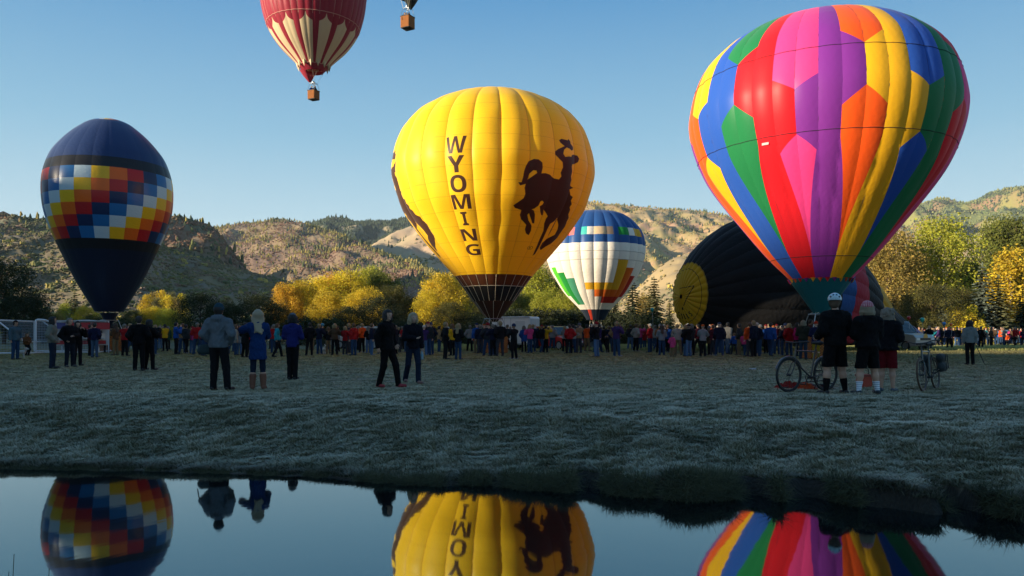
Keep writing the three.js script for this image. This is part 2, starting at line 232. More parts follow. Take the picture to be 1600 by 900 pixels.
hill({ label: 'shrub covered hillside left of the yellow balloon in low sun', seed: 41, far: 820, foot: 430, rough: 0.05, az: [220, 880], nu: 220, shape: 0.95, farOf: (px) => smoothKnots([[220, 1080], [380, 1040], [480, 950], [560, 840], [640, 700], [720, 580], [800, 500], [880, 460]], px),
  crest: [[220, 522], [250, 420], [300, 364], [332, 357], [380, 350], [440, 346], [480, 353], [520, 364], [560, 379], [600, 396], [640, 411], [680, 428], [720, 446], [780, 472], [850, 520], [900, 530]],
  colors: (x, d, y) => mixc(mixc([0.19, 0.135, 0.07], [0.18, 0.115, 0.08], patch(x, d, 60, 12, -0.3, 0.3)), [0.3, 0.21, 0.11], smooth(0.3, 0.5, fbm(x / 90 + 31, d / 160, 3)) * 0.7),
  plants: [{ name: 'brush', geo: bushes[0], count: 28000, size: 1.1, tall: 1.0, tint: brushTint([0.2, 0.13, 0.095], [0.17, 0.085, 0.05], [0.25, 0.165, 0.09], 24, 60), mask: (x, d) => 1 - 0.8 * smooth(0.3, 0.5, fbm(x / 90 + 31, d / 160, 3)) },
    { name: 'aspen', geo: slim, count: 6500, size: 2.5, tint: brushTint([0.26, 0.21, 0.06], [0.14, 0.14, 0.05], GOLD, 26, 45), mask: (x, d) => patch(x, d, 60, 27, -0.35, 0.25) },
    { name: 'conifer', geo: cones[1], count: 600, size: 5, tint: brushTint(DARKG, GREEN, DARKG, 33), mask: (x, d) => patch(x, d, 70, 29, 0, 0.4) }] });
hill({ label: 'dry golden slope behind the shrub hillside', seed: 51, far: 1150, foot: 700, rough: 0.07, az: [480, 960], nu: 120,
  crest: [[480, 470], [530, 415], [570, 389], [600, 373], [630, 358], [660, 349], [720, 348], [800, 360], [860, 390], [930, 430], [980, 522]],
  colors: (x, d) => mixc(TAN, PINK, 0.4 * patch(x, d, 80, 15, -0.2, 0.4)),
  plants: [{ name: 'brush', geo: bushes[2], count: 4500, size: 2, tint: brushTint(SAGE, GOLD, GREEN, 35, 60), mask: (x, d, y, px) => patch(x, d, 90, 36, -0.1, 0.35) * smooth(640, 700, px + (1100 - d) * 0.1) }, { name: 'conifer', geo: cones[0], count: 400, size: 5.5, tint: brushTint(DARKG, GREEN, DARKG, 37), mask: (x, d) => patch(x, d, 80, 38, 0.1, 0.4) }] });
hill({ label: 'far conifer covered hill left of the yellow balloon', seed: 61, far: 1600, foot: 1000, rough: 0.06, az: [330, 960], nu: 140,
  crest: [[330, 370], [400, 354], [440, 349], [488, 350], [515, 342], [545, 342], [570, 347], [600, 349], [625, 343], [645, 336], [680, 332], [740, 330], [800, 330], [860, 345], [960, 400]],
  colors: (x, d, y) => mixc([0.045, 0.06, 0.035], TAN, smooth(0.25, 0.5, fbm(x / 160 + 4, d / 200, 3))),
  plants: [{ name: 'conifer', geo: cones[0], count: 15000, size: 6.5, wide: 1.25, tint: brushTint(DARKG, [0.05, 0.07, 0.035], GREEN, 43, 90), mask: (x, d) => 1 - smooth(0.25, 0.5, fbm(x / 160 + 4, d / 200, 3)) }] });
const fallMix = (seed, s) => (x, d) => { const a = patch(x, d, s, seed, -0.4, 0.4), b = patch(x, d, s * 0.6, seed + 4, -0.1, 0.5), c = patch(x, d, s * 0.45, seed + 9, 0.1, 0.5); return mixc(mixc(mixc([0.44, 0.31, 0.145], [0.35, 0.265, 0.085], a), [0.38, 0.21, 0.13], b * 0.85), [0.18, 0.175, 0.06], c * 0.85); };
hill({ label: 'sunlit autumn coloured hill right of the yellow balloon', seed: 71, far: 1400, foot: 480, rough: 0.045, az: [700, 1760], nu: 260, nv: 90,
  crest: [[700, 400], [780, 348], [850, 326], [900, 318], [940, 318], [985, 323], [1040, 327], [1100, 331], [1130, 337], [1180, 345], [1300, 352], [1400, 362], [1480, 372], [1560, 385], [1660, 420], [1760, 470]],
  colors: fallMix(44, 110),
  plants: [{ name: 'brush', geo: bushes[0], count: 32000, size: 1.25, tall: 0.8, tint: brushTint([0.38, 0.23, 0.16], [0.34, 0.26, 0.1], [0.28, 0.17, 0.1], 45, 90), mask: (x, d) => 0.15 + 0.85 * patch(x, d, 70, 46, 0, 0.4) },
    { name: 'aspen', geo: slim, count: 6500, size: 3, wide: 1.3, tint: brushTint([0.3, 0.23, 0.06], [0.12, 0.13, 0.05], PINK, 47, 80), mask: (x, d) => patch(x, d, 80, 48, 0.05, 0.4) },
    { name: 'conifer', geo: cones[1], count: 500, size: 5, tint: brushTint(DARKG, GREEN, DARKG, 49), mask: (x, d) => patch(x, d, 120, 50, 0.15, 0.4) },
    { name: 'ridge_conifer', geo: cones[0], count: 110, size: 6, px: [1040, 1110], low: 120, tint: brushTint(DARKG, GREEN, DARKG, 49) }] });
hill({ label: 'green forested mountainside at far right', seed: 81, far: 2100, foot: 1000, rough: 0.09, az: [1240, 2000], nu: 220, nv: 110,
  crest: [[1240, 400], [1300, 350], [1400, 331], [1440, 320], [1472, 313], [1510, 319], [1555, 303], [1600, 292], [1700, 284], [1900, 290], [2000, 300]],
  colors: (x, d) => mixc(mixc([0.1, 0.12, 0.04], [0.19, 0.18, 0.05], patch(x, d, 150, 52, -0.3, 0.4)), [0.22, 0.12, 0.07], 0.8 * patch(x, d, 220, 55, 0.1, 0.4)),
  plants: [{ name: 'aspen', geo: slim, count: 26000, size: 3.8, wide: 1.6, tint: brushTint([0.1, 0.13, 0.045], [0.19, 0.19, 0.06], [0.07, 0.09, 0.04], 57, 120), mask: (x, d) => 0.2 + patch(x, d, 130, 58, -0.3, 0.3) },
    { name: 'conifer', geo: cones[0], count: 14000, size: 6, wide: 1.2, tint: brushTint(DARKG, GREEN, DARKG, 59, 120), mask: (x, d) => patch(x, d, 150, 60, -0.05, 0.35) }] });
hill({ label: 'rounded golden knoll behind the black balloon', seed: 88, far: 330, foot: 170, rough: 0.04, az: [900, 1700], nu: 120,
  crest: [[900, 520], [960, 480], [1000, 446], [1035, 414], [1060, 401], [1120, 392], [1250, 402], [1350, 425], [1440, 440], [1520, 452], [1600, 470], [1700, 520]],
  colors: (x, d) => mixc([0.34, 0.25, 0.12], DRY, patch(x, d, 30, 66, -0.1, 0.4)),
  plants: [{ name: 'brush', geo: bushes[1], count: 2500, size: 1.0, tint: brushTint(DRY, SAGE, GOLD, 67, 30), mask: (x, d, y) => 0.1 + 0.9 * (1 - smooth(10, 24, y)) }] });
// ---------------------------------------------------------------- hot air balloons
const pucker = noiseTexture(256, (u, v) => { const edge = Math.pow(Math.abs(u * 2 - 1), 6), w = n3(Math.cos(v * 6.2832) * 5, Math.sin(v * 6.2832) * 5, u * 2.2), w2 = n3(Math.cos(v * 6.2832) * 2, Math.sin(v * 6.2832) * 2, u * 3 + 9); return 0.5 + 0.28 * w * edge + 0.16 * w2; });
function fabric(c, gores, o = {}) {
  const b = pucker.clone(); b.repeat.set(gores, o.rows ?? 7); b.needsUpdate = true;
  const m = new THREE.MeshPhysicalMaterial({ roughness: 0.92, transmission: o.through ?? 0.22, thickness: 0, specularIntensity: 0.4, clearcoat: o.coat ?? 0.32, clearcoatRoughness: o.coatRough ?? 0.42, bumpMap: b, bumpScale: o.bump ?? 0.02, side: THREE.DoubleSide });
  m.color.set(c); if (o.map) m.map = o.map; return m;
}
const ROPE = M('#c9bfa8', 0.8), STEEL = M('#8b8f92', 0.35, { metalness: 0.9 }), WICKER = () => M('#b87430', 0.85, { bumpMap: wickerTex, bumpScale: 0.03, map: wickerMap }), LEATHER = M('#2a1c14', 0.6);
const wickerTex = noiseTexture(128, (u, v) => 0.5 + 0.25 * Math.sin(u * 50.27 + (Math.floor(v * 16) % 2) * Math.PI) + 0.25 * Math.sin(v * 100.5));
const wickerMap = noiseTexture(128, (u, v) => { const k = 0.75 + 0.2 * Math.sin(u * 50.27 + (Math.floor(v * 16) % 2) * Math.PI) + 0.15 * tileNoise(u, v, 12, 3); return [k, k * 0.95, k * 0.85]; }, true);
class Envelope {
  constructor(root, { cx, d, prof, gores, rot = 0, bulge = 0.012, fit = true }) {
    Object.assign(this, { root, gores, rot, bulge });
    const base = root.position.y - EYE;
    const measure = (P) => { let L = 0; const acc = P.map((p, i) => (L += i ? Math.hypot(p[0] - P[i - 1][0], p[1] - P[i - 1][1]) : 0)); this.length = L; this.kr = P.map((p, i) => [acc[i] / L, p[0]]); this.ky = P.map((p, i) => [acc[i] / L, p[1]]); };
    measure(prof.map(([hw, y]) => [hw / F * d, EYE + (HOR - y) / F * d - root.position.y]));
    if (fit) {           // the outline seen from the ground is where the eye's rays graze the cloth, not the profile: work back from each outline point and its direction to the profile
      const out = [], N = 64; for (let i = 0; i <= N; i++) { const v = Math.max(0.004, i / N), e = 0.003, x = (q) => this.R(clamp(q)) * F / d, y = (q) => (smoothKnots(this.ky, clamp(q)) + base) * F / d; out.push([x(v), y(v), Math.atan2(x(v + e) - x(v - e), -(y(v + e) - y(v - e)))]); }
      let P = []; for (const [x, y, a] of out) {
        const h = x * Math.cos(a) + y * Math.sin(a), m = Math.hypot(Math.cos(a), h / F), r = (x * d / F) / (Math.cos(a) / m + x * h / (F * F * m)), t = d - r * h / (F * m); if (!(r > 0)) continue;
        P.push([r, t * y / F - base, Math.atan2(Math.sin(a), m)]);
      }
      while (P.length > 20 && (P[0][2] > 0.98 || P[1][0] <= P[0][0] || P[1][1] >= P[0][1] || P[0][0] > P[8][0])) P.shift();
      const [r1, y1, ps] = P[0], rest = P.map((p) => p.slice(0, 2)), seen = (F / d), want = HOR - prof[0][1];                   // above this the outline says nothing more; close the crown so that its top shows at the right row
      const close = (yt) => { const rc = Math.max(r1 * 0.25, r1 - (yt - y1) * Math.tan(ps)), cap = []; for (let k = 0; k < 8; k++) { const q = k / 8, w = [(1 - q) ** 2, 2 * q * (1 - q), q * q]; cap.push([w[1] * rc + w[2] * r1, w[0] * yt + w[1] * yt + w[2] * y1]); } return cap; };
      let lo0 = y1 + 0.02, hi0 = y1 + r1; for (let k = 0; k < 30; k++) { const yt = (lo0 + hi0) / 2, top = Math.max(...close(yt).map(([r, y]) => (y + base) * seen * d / (d - r))); top < want ? lo0 = yt : hi0 = yt; }
      P = [...close((lo0 + hi0) / 2), ...rest]; measure(P);
      for (let it = 0; it < 4; it++) {           // off to the side the lens stretches things: settle width and centre
        let lo = 1e9, hi = -1e9; const X = root.position.x; for (let v = 0.1; v < 0.7; v += 0.01) for (let q = 0; q < 90; q++) { const th = q / 90 * 6.283, r = this.R(v), sx = 800 + (X + r * Math.sin(th)) / (d - r * Math.cos(th)) * F; lo = Math.min(lo, sx); hi = Math.max(hi, sx); }
        const hw = Math.max(...prof.map((p) => p[0])), k = 2 * hw / (hi - lo); P.forEach((p) => { p[0] *= k; }); root.position.x += (cx - (lo + hi) / 2) * d / F; measure(P);
      }
    }
    const X = root.position.x, D = Math.hypot(X, d);
    this.vOf = (y) => { const py = (v) => HOR - (smoothKnots(this.ky, v) + base) * F / d * D / (D - this.R(v)); let a = 0.02, b = 1; for (let i = 0; i < 40; i++) { const m = (a + b) / 2; py(m) < y ? a = m : b = m; } return (a + b) / 2; };       // height on the near side that shows at row y
    this.locate = (px, py) => {          // the place on the cloth that shows at that pixel: [angle, v]
      const turn = root.rotation.y, sx = (th, v) => 800 + (X + this.R(v) * Math.sin(th + turn)) / (d - this.R(v) * Math.cos(th + turn)) * F, sy = (th, v) => HOR - (smoothKnots(this.ky, v) + base) * F / (d - this.R(v) * Math.cos(th + turn));
      let th = 0, v = 0.5; for (let k = 0; k < 10; k++) { let a = 0.06, b = 1; for (let i = 0; i < 26; i++) { const m = (a + b) / 2; sy(th, m) < py ? a = m : b = m; } v = (a + b) / 2; a = -1.4; b = 1.4; for (let i = 0; i < 26; i++) { const m = (a + b) / 2; sx(m, v) < px ? a = m : b = m; } th = (a + b) / 2; }
      return [th, v];
    };
    this.cx = cx; this.d = d;
  }
  R(v) { return Math.max(0, smoothKnots(this.kr, v)); }
  point(th, v, lift = 0) {
    const g = ((th - this.rot) / (2 * Math.PI) * this.gores) % 1, f = g < 0 ? g + 1 : g;
    const w = Math.pow(Math.sin(Math.PI * clamp(v * 0.96 + 0.02)), 0.5), k = 1 + this.bulge * w * (Math.sin(Math.PI * f) ** 0.8 - 0.75) + (this.extra ? this.extra(th, v, f) : 0), r = this.R(v) * k + lift;
    return V(r * Math.sin(th), smoothKnots(this.ky, v), r * Math.cos(th));
  }
  // a cloth panel between two edges given as angles along v, from vt(s) down to vb(s)
  panel(mat, L, R, vt, vb, o = {}) {
    const fn = (x) => typeof x === 'function' ? x : () => x; L = fn(L); R = fn(R); vt = fn(vt); vb = fn(vb);
    const span = Math.max(vb(0) - vt(0), vb(0.5) - vt(0.5)), nu = o.nu ?? 6, nv = Math.max(2, Math.ceil(span * (o.nv ?? 56)));
    const g = grid(nu, nv, (i, j) => { const s = i / nu, v = lerp(vb(s), vt(s), j / nv), th = lerp(L(v), R(v), s), p = this.point(th, v); p.u = (th - this.rot) / (2 * Math.PI); p.v = 1 - v; p.th = th; p.vv = v; return p; });
    const nrm = g.attributes.normal, pos = g.attributes.position; let k = 0;                 // smooth normals of the whole surface, so that no edge shows where panels meet
    for (let j = 0; j <= nv; j++) for (let i = 0; i <= nu; i++, k++) {
      const s = clamp(i / nu, 0.02, 0.98), v = clamp(lerp(vb(i / nu), vt(i / nu), j / nv), 0.004, 0.996), th = lerp(L(v), R(v), s), e = 0.004;
      const a = this.point(th + e, v).sub(this.point(th - e, v)), b = this.point(th, v + 0.003).sub(this.point(th, v - 0.003)), n = b.cross(a).normalize(); nrm.setXYZ(k, n.x, n.y, n.z);
    }
    return part(o.name ?? 'panel', g, mat, o.parent ?? this.root);
  }
  gore(k) { return this.rot + k / this.gores * 2 * Math.PI; }
  ring(v, r, mat, name = 'load_tape', lift = 0.012) { const pts = []; for (let i = 0; i < this.gores * 4; i++) pts.push(this.point(this.rot + i / (this.gores * 4) * 2 * Math.PI, v, lift)); return part(name, tube(pts, r, pts.length, 4, true), mat, this.root); }
  line(th, v0, v1, r, mat, name = 'load_tape', lift = 0.01) { const pts = []; for (let i = 0; i <= 14; i++) pts.push(this.point(th, lerp(v0, v1, i / 14), lift)); return part(name, tube(pts, r, 14, 4), mat, this.root); }
}
function balloonRoot(label, cx, d, base = LAWN, group) {
  const x = (cx - 800) / F * d; const o = thing('hot_air_balloon', label, 'hot air balloon', [x, base, -d], Math.atan2(-x, d), group); return o;
}
function basket(root, y, w, h, top, mouthR, { dx = 0, dz = 0, turn = 0.4, color } = {}) {      // wicker basket whose floor is at height y, uprights to the burner, ropes to the mouth at height top
  const b = new THREE.Group(); b.name = 'basket'; root.add(b); b.position.set(dx, y, dz); b.rotation.y = turn;
  const s = new THREE.Shape(), r = w * 0.12, q = w / 2; s.moveTo(-q + r, -q); s.lineTo(q - r, -q); s.quadraticCurveTo(q, -q, q, -q + r); s.lineTo(q, q - r); s.quadraticCurveTo(q, q, q - r, q); s.lineTo(-q + r, q); s.quadraticCurveTo(-q, q, -q, q - r); s.lineTo(-q, -q + r); s.quadraticCurveTo(-q, -q, -q + r, -q);
  const hole = new THREE.Path(), i = q - 0.06; hole.moveTo(-i, -i); hole.lineTo(-i, i); hole.lineTo(i, i); hole.lineTo(i, -i); s.holes.push(hole);
  part('wicker_wall', new THREE.ExtrudeGeometry(s, { depth: h - 0.06, bevelEnabled: false, curveSegments: 5 }).rotateX(-Math.PI / 2).translate(0, 0.05, 0), WICKER(), b);
  part('floor', box(w - 0.1, 0.05, w - 0.1, 0, 0.03, 0), LEATHER, b);
  const rim = []; for (const [x, z] of [[-1, -1], [1, -1], [1, 1], [-1, 1]]) rim.push(V(x * (q - 0.03), h, z * (q - 0.03)));
  part('rim', rim.map((p, k) => bar(p, rim[(k + 1) % 4], 0.06)), LEATHER, b);
  part('skid', [-0.3, 0, 0.3].map((x) => box(0.06, 0.05, w, x * w, 0, 0)), LEATHER, b);
  const by = h + 0.95;
  for (const p of rim) part('upright', bar(p, V(p.x * 0.62, by, p.z * 0.62), 0.025), STEEL, b);
  part('burner_frame', rim.map((p, k) => { const n = rim[(k + 1) % 4]; return bar(V(p.x * 0.62, by, p.z * 0.62), V(n.x * 0.62, by, n.z * 0.62), 0.03); }), STEEL, b);
  for (const x of [-0.16, 0.16]) part('burner', [new THREE.CylinderGeometry(0.11, 0.08, 0.3, 14).translate(x, by + 0.1, 0), new THREE.TorusGeometry(0.1, 0.02, 6, 16).rotateX(Math.PI / 2).translate(x, by + 0.26, 0)], STEEL, b);
  rim.forEach((p) => { for (const t of [-0.22, 0.22]) { const a = Math.atan2(p.z, p.x) + t; part('rope', bar(V(p.x * 0.62, by, p.z * 0.62), V(Math.cos(a) * mouthR - dx, top - y, Math.sin(a) * mouthR - dz), 0.012, 0.012, 4), ROPE, b); } });
  for (const [x, z] of [[-0.3, 0.3], [0.3, -0.3]]) part('gas_cylinder', new THREE.CylinderGeometry(0.14, 0.14, 0.85, 12).translate(x * w, 0.5, z * w), STEEL, b);
  return b;
}
const D2R = Math.PI / 180;
// ---- the rainbow balloon
{
  const root = balloonRoot('rainbow striped balloon with hexagon blocks standing behind the cyclists', 1296, 36);
  const E = new Envelope(root, { cx: 1296, d: 36, gores: 42, rot: (4 - 360 / 84) * D2R, bulge: 0.009, prof: [[0, 3], [35, 5], [92, 18], [139, 39], [185, 76], [208, 117], [219, 161], [219.5, 186], [212, 222], [193, 267], [169, 303], [125, 356], [83, 404], [48, 438]] });
  const mats = {}; const col = { purple: '#7d2a92', orange: '#f7590b', yellow: '#f5b70f', blue: '#2256b4', green: '#177a45', red: '#d60f20', pink: '#e93c86' };
  for (const k in col) mats[k] = fabric(col[k], 42, { rows: 5, bump: 0.015 });
  const A = ['purple', 'yellow', 'green', 'pink', 'orange', 'blue', 'red'], B = ['orange', 'blue', 'red', 'purple', 'yellow', 'green', 'pink'], per = 2 * Math.PI / 14, c0 = 4 * D2R, ha = per / 6;
  const vTaper0 = E.vOf(215), vTaper1 = E.vOf(392), half = (v) => ha * 2 * (v < vTaper0 ? 1 : clamp((vTaper1 - v) / (vTaper1 - vTaper0)));      // half width of a tapering column
  for (let k = 0; k < 14; k++) {
    const a = c0 + k * per, mid = a + per / 2;
    E.panel(mats[A[k % 7]], (v) => a - per / 2 + half(v), (v) => a + per / 2 - half(v), 0.012, 1, { nu: 8, nv: 64 });
    const odd = k % 2 === 1, yA = odd ? 205.5 : 136, yS = odd ? 233 : 166, hC = odd ? 133 : 71, hS = odd ? 113 : 51;
    const apexV = [E.vOf(yA), E.vOf(yS)], hexV = [E.vOf(hC), E.vOf(hS)];
    for (const s of [-1, 1]) {
      const L = s < 0 ? (v) => mid - half(v) : () => mid, R = s < 0 ? () => mid : (v) => mid + half(v), side = (u) => s < 0 ? u : 1 - u;   // side: 0 at the stripe, 1 at the middle of the column
      const hex = (u) => lerp(hexV[1], hexV[0], side(u)), apex = (u) => lerp(apexV[1], apexV[0], side(u)), own = mats[B[k % 7]], near = mats[A[(s < 0 ? k : k + 1) % 7]];
      E.panel(own, L, R, 0.012, hex, { nu: 5 }); E.panel(near, L, R, hex, apex, { nu: 5 }); E.panel(own, L, R, apex, vTaper1, { nu: 5 });
    }
  }
  const dark = M('#241a26', 0.9);
  for (const y of [72, 203, 400]) E.ring(E.vOf(y), 0.011, dark);
  for (let k = 0; k < 42; k++) if (k % 3 !== 1) E.line(E.gore(k), 0.03, k % 3 === 0 ? 0.97 : 0.5, 0.006, M('#3a2430', 0.9), 'gore_tape', 0.004);
  part('crown_cap', new THREE.CircleGeometry(E.R(0.014), 40).rotateX(-Math.PI / 2).translate(0, smoothKnots(E.ky, 0.013), 0), mats.red, root);
  part('maker_label', new THREE.BoxGeometry(0.3, 0.1, 0.01).rotateY(-23 * D2R).translate(...E.point(-22.3 * D2R, E.vOf(213.5), 0.02).toArray()), M('#c9a0a0', 0.8), root);
  const S = new Envelope(root, { cx: 1296, d: 36, fit: false, gores: 12, bulge: 0.02, prof: [[46.5, 437.5], [38, 450], [24, 470], [10, 490]] });
  const teal = fabric('#0f6a70', 12, { rows: 2 }), gold = fabric('#c98d10', 12, { rows: 2 });
  for (let k = 0; k < 12; k++) E && S.panel(teal, S.gore(k), S.gore(k + 1), 0, 1, { name: 'skirt_panel' });
  const vents = [mats.orange, mats.red, mats.purple, mats.yellow];
  for (let k = 0; k < 28; k++) { const a = k / 28 * 2 * Math.PI; const pts = E.point(a, 0.998, 0.01), g = new THREE.ConeGeometry(0.13, 0.2, 3).rotateX(Math.PI).translate(pts.x, pts.y - 0.08, pts.z); part('mouth_flap', g, vents[k % 4], root); }
  basket(root, 0, 1.35, 1.15, EYE + (HOR - 488) / F * 36 - LAWN, 0.35);
}
// ---- the chequered blue balloon
{
  const root = balloonRoot('dark blue balloon with a chequered band of coloured squares at left', 167, 52);
  const E = new Envelope(root, { cx: 167, d: 52, gores: 24, rot: 0, bulge: 0.005, prof: [[0, 183.5], [24, 186.5], [46, 199], [64, 213], [83, 233], [92, 247], [101, 272], [104, 295], [102, 326], [95, 352], [85, 375], [55, 435], [23, 487]] });
  const f = (c, o) => fabric(c, 24, { rows: 9, bump: 0.025, coat: 0.6, coatRough: 0.28, ...o }), cols = [f('#e2660f'), f('#b3161c'), f('#0f2a55'), f('#1d69a6'), f('#b9cdd6'), f('#e6b512')], blue = f('#0f2f60'), cone = f('#081733'), black = f('#14151a');
  const rows = [260, 279, 298, 317, 336, 354, 372.5].map(E.vOf), rim = [183.6, 186.6].map(E.vOf);
  for (let k = 0; k < 24; k++) {
    const P = (m, a, b) => E.panel(m, E.gore(k), E.gore(k + 1), a, b);
    P(cols[k % 6], 0.004, rim[1]); P(blue, rim[1], E.vOf(244)); P(black, E.vOf(244), rows[0]);
    for (let r = 0; r < 6; r++) P(cols[(k + r) % 6], rows[r], rows[r + 1]);
    P(black, rows[6], E.vOf(389)); P(cone, E.vOf(389), 1);
  }
  const S = new Envelope(root, { cx: 169, d: 52, fit: false, gores: 12, bulge: 0.03, prof: [[13, 489], [8, 500], [1.5, 514]] });
  for (let k = 0; k < 12; k++) S.panel(cone, S.gore(k), S.gore(k + 1), 0, 1, { name: 'skirt_panel', nv: 20 });
  for (let k = 0; k < 12; k++) { const a = k / 12 * 6.283, p = E.point(a, 1), q = S.point(a, 0); part('rope', bar(p, q, 0.02, 0.02, 4), ROPE, root); }
  basket(root, 0, 1.4, 1.15, EYE + (HOR - 505) / F * 52 - LAWN, 0.25);
}
// ---- the yellow balloon with lettering and rider
{
  const d = 47, root = balloonRoot('yellow balloon lettered WYOMING with a brown bucking horse rider', 770.5, d);
  const E = new Envelope(root, { cx: 770.5, d, gores: 24, rot: 4 * D2R, bulge: 0.02, prof: [[0, 135], [22, 137], [73, 149], [104, 163], [121, 176], [140, 198], [151.5, 224], [158, 253], [158.8, 272], [153.5, 295], [144, 324], [136.5, 338], [111, 374], [83, 407], [64, 428], [50, 446], [32, 471]] });
  E.extra = (th, v, g) => { const up = smooth(0.62, 0.3, v) * smooth(0, 0.08, v); return -0.005 * up * (n2(Math.floor((th - E.rot) / (2 * Math.PI) * 24) * 3.7, 2) * 0.6 + 0.8) * (1 - Math.sin(Math.PI * g) ** 0.5) * 2 + 0.004 * n2(th * 3, v * 9); };
  const TW = 2048, TH = 2048, cv = document.createElement('canvas'); cv.width = TW; cv.height = TH; const g = cv.getContext('2d');
  g.fillStyle = '#fdc905'; g.fillRect(0, 0, TW, TH);
  const U = (th) => (((th - E.rot) / (2 * Math.PI)) % 1 + 1) % 1 * TW, Vv = (v) => v * TH;
  g.strokeStyle = 'rgba(190,130,0,0.55)'; g.lineWidth = 2; for (let y = 160; y < 425; y += 24) { g.beginPath(); g.moveTo(0, Vv(E.vOf(y))); g.lineTo(TW, Vv(E.vOf(y))); g.stroke(); }
  g.fillStyle = 'rgba(190,130,0,0.5)'; for (let k = 0; k < 24; k++) g.fillRect(k / 24 * TW - 1.5, 0, 3, TH);
  const ink = '#43230f';
  const spot = (x, y, turn = 0) => { const [th, v] = E.locate(x, y); return [(th - E.rot + turn) / (2 * Math.PI) * TW, Vv(v)]; };
  const outline = [128, 364, 150, 363, 161, 330, 168, 290, 180, 255, 200, 222, 235, 206, 265, 211, 288, 232, 291, 265, 281, 305, 310, 303, 340, 312, 375, 338, 400, 345, 415, 325, 411, 300, 425, 265, 424, 230, 405, 205, 384, 175, 383, 155, 400, 140, 437, 122, 412, 98, 404, 82, 415, 73, 455, 84, 460, 75, 474, 88, 478, 105, 501, 128, 500, 145, 486, 151, 470, 139, 450, 131, 434, 146, 429, 172, 440, 194, 465, 191, 483, 195, 488, 182, 510, 176, 530, 184, 540, 205, 533, 228, 515, 240, 490, 243, 486, 262, 491, 290, 483, 325, 491, 345, 479, 382, 497, 402, 478, 411, 480, 450, 492, 463, 480, 488, 485, 511, 471, 530, 474, 550, 462, 580, 467, 603, 453, 630, 447, 660, 427, 688, 411, 711, 396, 735, 370, 755, 345, 775, 310, 795, 280, 818, 272, 802, 290, 770, 330, 738, 370, 716, 389, 680, 396, 650, 392, 600, 370, 625, 340, 642, 321, 680, 290, 750, 265, 800, 240, 845, 222, 857, 240, 815, 270, 745, 295, 690, 301, 640, 314, 606, 325, 592, 312, 560, 302, 545, 297, 582, 285, 585, 276, 560, 271, 525, 290, 514, 300, 498, 288, 487, 275, 493, 262, 520, 235, 540, 215, 546, 230, 553, 238, 580, 233, 640, 220, 638, 205, 590, 200, 570, 189, 582, 195, 620, 215, 655, 212, 690, 196, 719, 178, 706, 172, 680, 181, 650, 150, 610, 140, 582, 151, 550, 105, 535, 95, 518, 130, 495, 165, 470, 178, 440, 172, 400, 181, 372, 158, 380, 140, 385];
  const hole = [192, 345, 205, 305, 230, 282, 250, 286, 254, 302, 240, 312, 215, 330], strap = [330, 725, 352, 690, 390, 612, 384, 612, 346, 690];
  const trace = (pts, turn) => { for (const wrap of [-TW, 0, TW]) { for (let i = 0; i < pts.length; i += 2) { const [a, b] = spot(780 + pts[i] / 4.29, 200 + pts[i + 1] / 4.29, turn); i ? g.lineTo(a + wrap, b) : g.moveTo(a + wrap, b); } g.closePath(); } };
  for (const turn of [0, -118 * D2R, 121 * D2R]) {
    g.fillStyle = ink; g.beginPath(); trace(outline, turn); trace(hole, turn); g.fill('evenodd'); g.beginPath(); trace(strap, turn); g.fill();
    const [rx0, ry] = spot(780 + 207 / 4.29, 200 + 803 / 4.29, turn), rx = (rx0 % TW + TW) % TW; g.strokeStyle = ink; g.lineWidth = 2; g.beginPath(); g.ellipse(rx, ry, 15, 13, 0, 0, 7); g.stroke(); g.font = 'bold 17px sans-serif'; g.textAlign = 'center'; g.textBaseline = 'middle'; g.fillText('R', rx, ry + 1);
  }
  g.textAlign = 'center'; g.textBaseline = 'middle'; g.font = 'bold 100px sans-serif'; g.fillStyle = ink;
  for (const turn of [-19.4 * D2R, 195 * D2R]) for (const [ch, y, h, w] of [['W', 224, 24, 30], ['Y', 254.5, 23, 24], ['O', 286, 24, 23], ['M', 314.5, 22, 27], ['I', 341, 21, 9], ['N', 366.5, 20, 22], ['G', 390, 20, 21]]) {
    const v = E.vOf(y), ppx = TW / (2 * Math.PI * E.R(v)) * d / F, ppy = TH / E.length * d / F, m = g.measureText(ch);      // texture pixels to one pixel of the picture
    const gh = m.actualBoundingBoxAscent + m.actualBoundingBoxDescent, gw = m.actualBoundingBoxLeft + m.actualBoundingBoxRight;
    g.save(); g.translate(U(turn), Vv(v)); g.scale(w * ppx / gw / Math.cos(19.4 * D2R), h * ppy / gh); g.fillText(ch, 0, 100 * 0); g.restore();
  }
  const tex = new THREE.CanvasTexture(cv); tex.colorSpace = THREE.SRGBColorSpace; tex.wrapS = THREE.RepeatWrapping;
  const yellow = fabric('#ffffff', 24, { map: tex, rows: 10, coat: 0.5, coatRough: 0.48, through: 0.28, bump: 0.012 }), brown = fabric('#5a2f13', 24, { rows: 10 }), black = fabric('#1d1a1a', 24, { rows: 10 }), scoop = fabric('#3a2414', 12, { rows: 2, through: 0.3 }), grey = fabric('#6a655c', 12, { rows: 2 });
  const v1 = E.vOf(428), v2 = E.vOf(446);
  for (let k = 0; k < 24; k++) { E.panel(yellow, E.gore(k), E.gore(k + 1), 0.004, v1, { nu: 8, nv: 70 }); E.panel(brown, E.gore(k), E.gore(k + 1), v1, v2); E.panel(black, E.gore(k), E.gore(k + 1), v2, 1); }
  const line = M('#c8b79a', 0.8);
  for (let k = 0; k < 24; k += 1) E.line(E.gore(k), v1, 1, 0.013, line, 'load_cable', 0.02);
  E.ring(v2, 0.018, line);
  const S = new Envelope(root, { cx: 766, d, fit: false, gores: 12, bulge: 0.02, prof: [[31.5, 471.5], [20, 487], [6, 503]] });
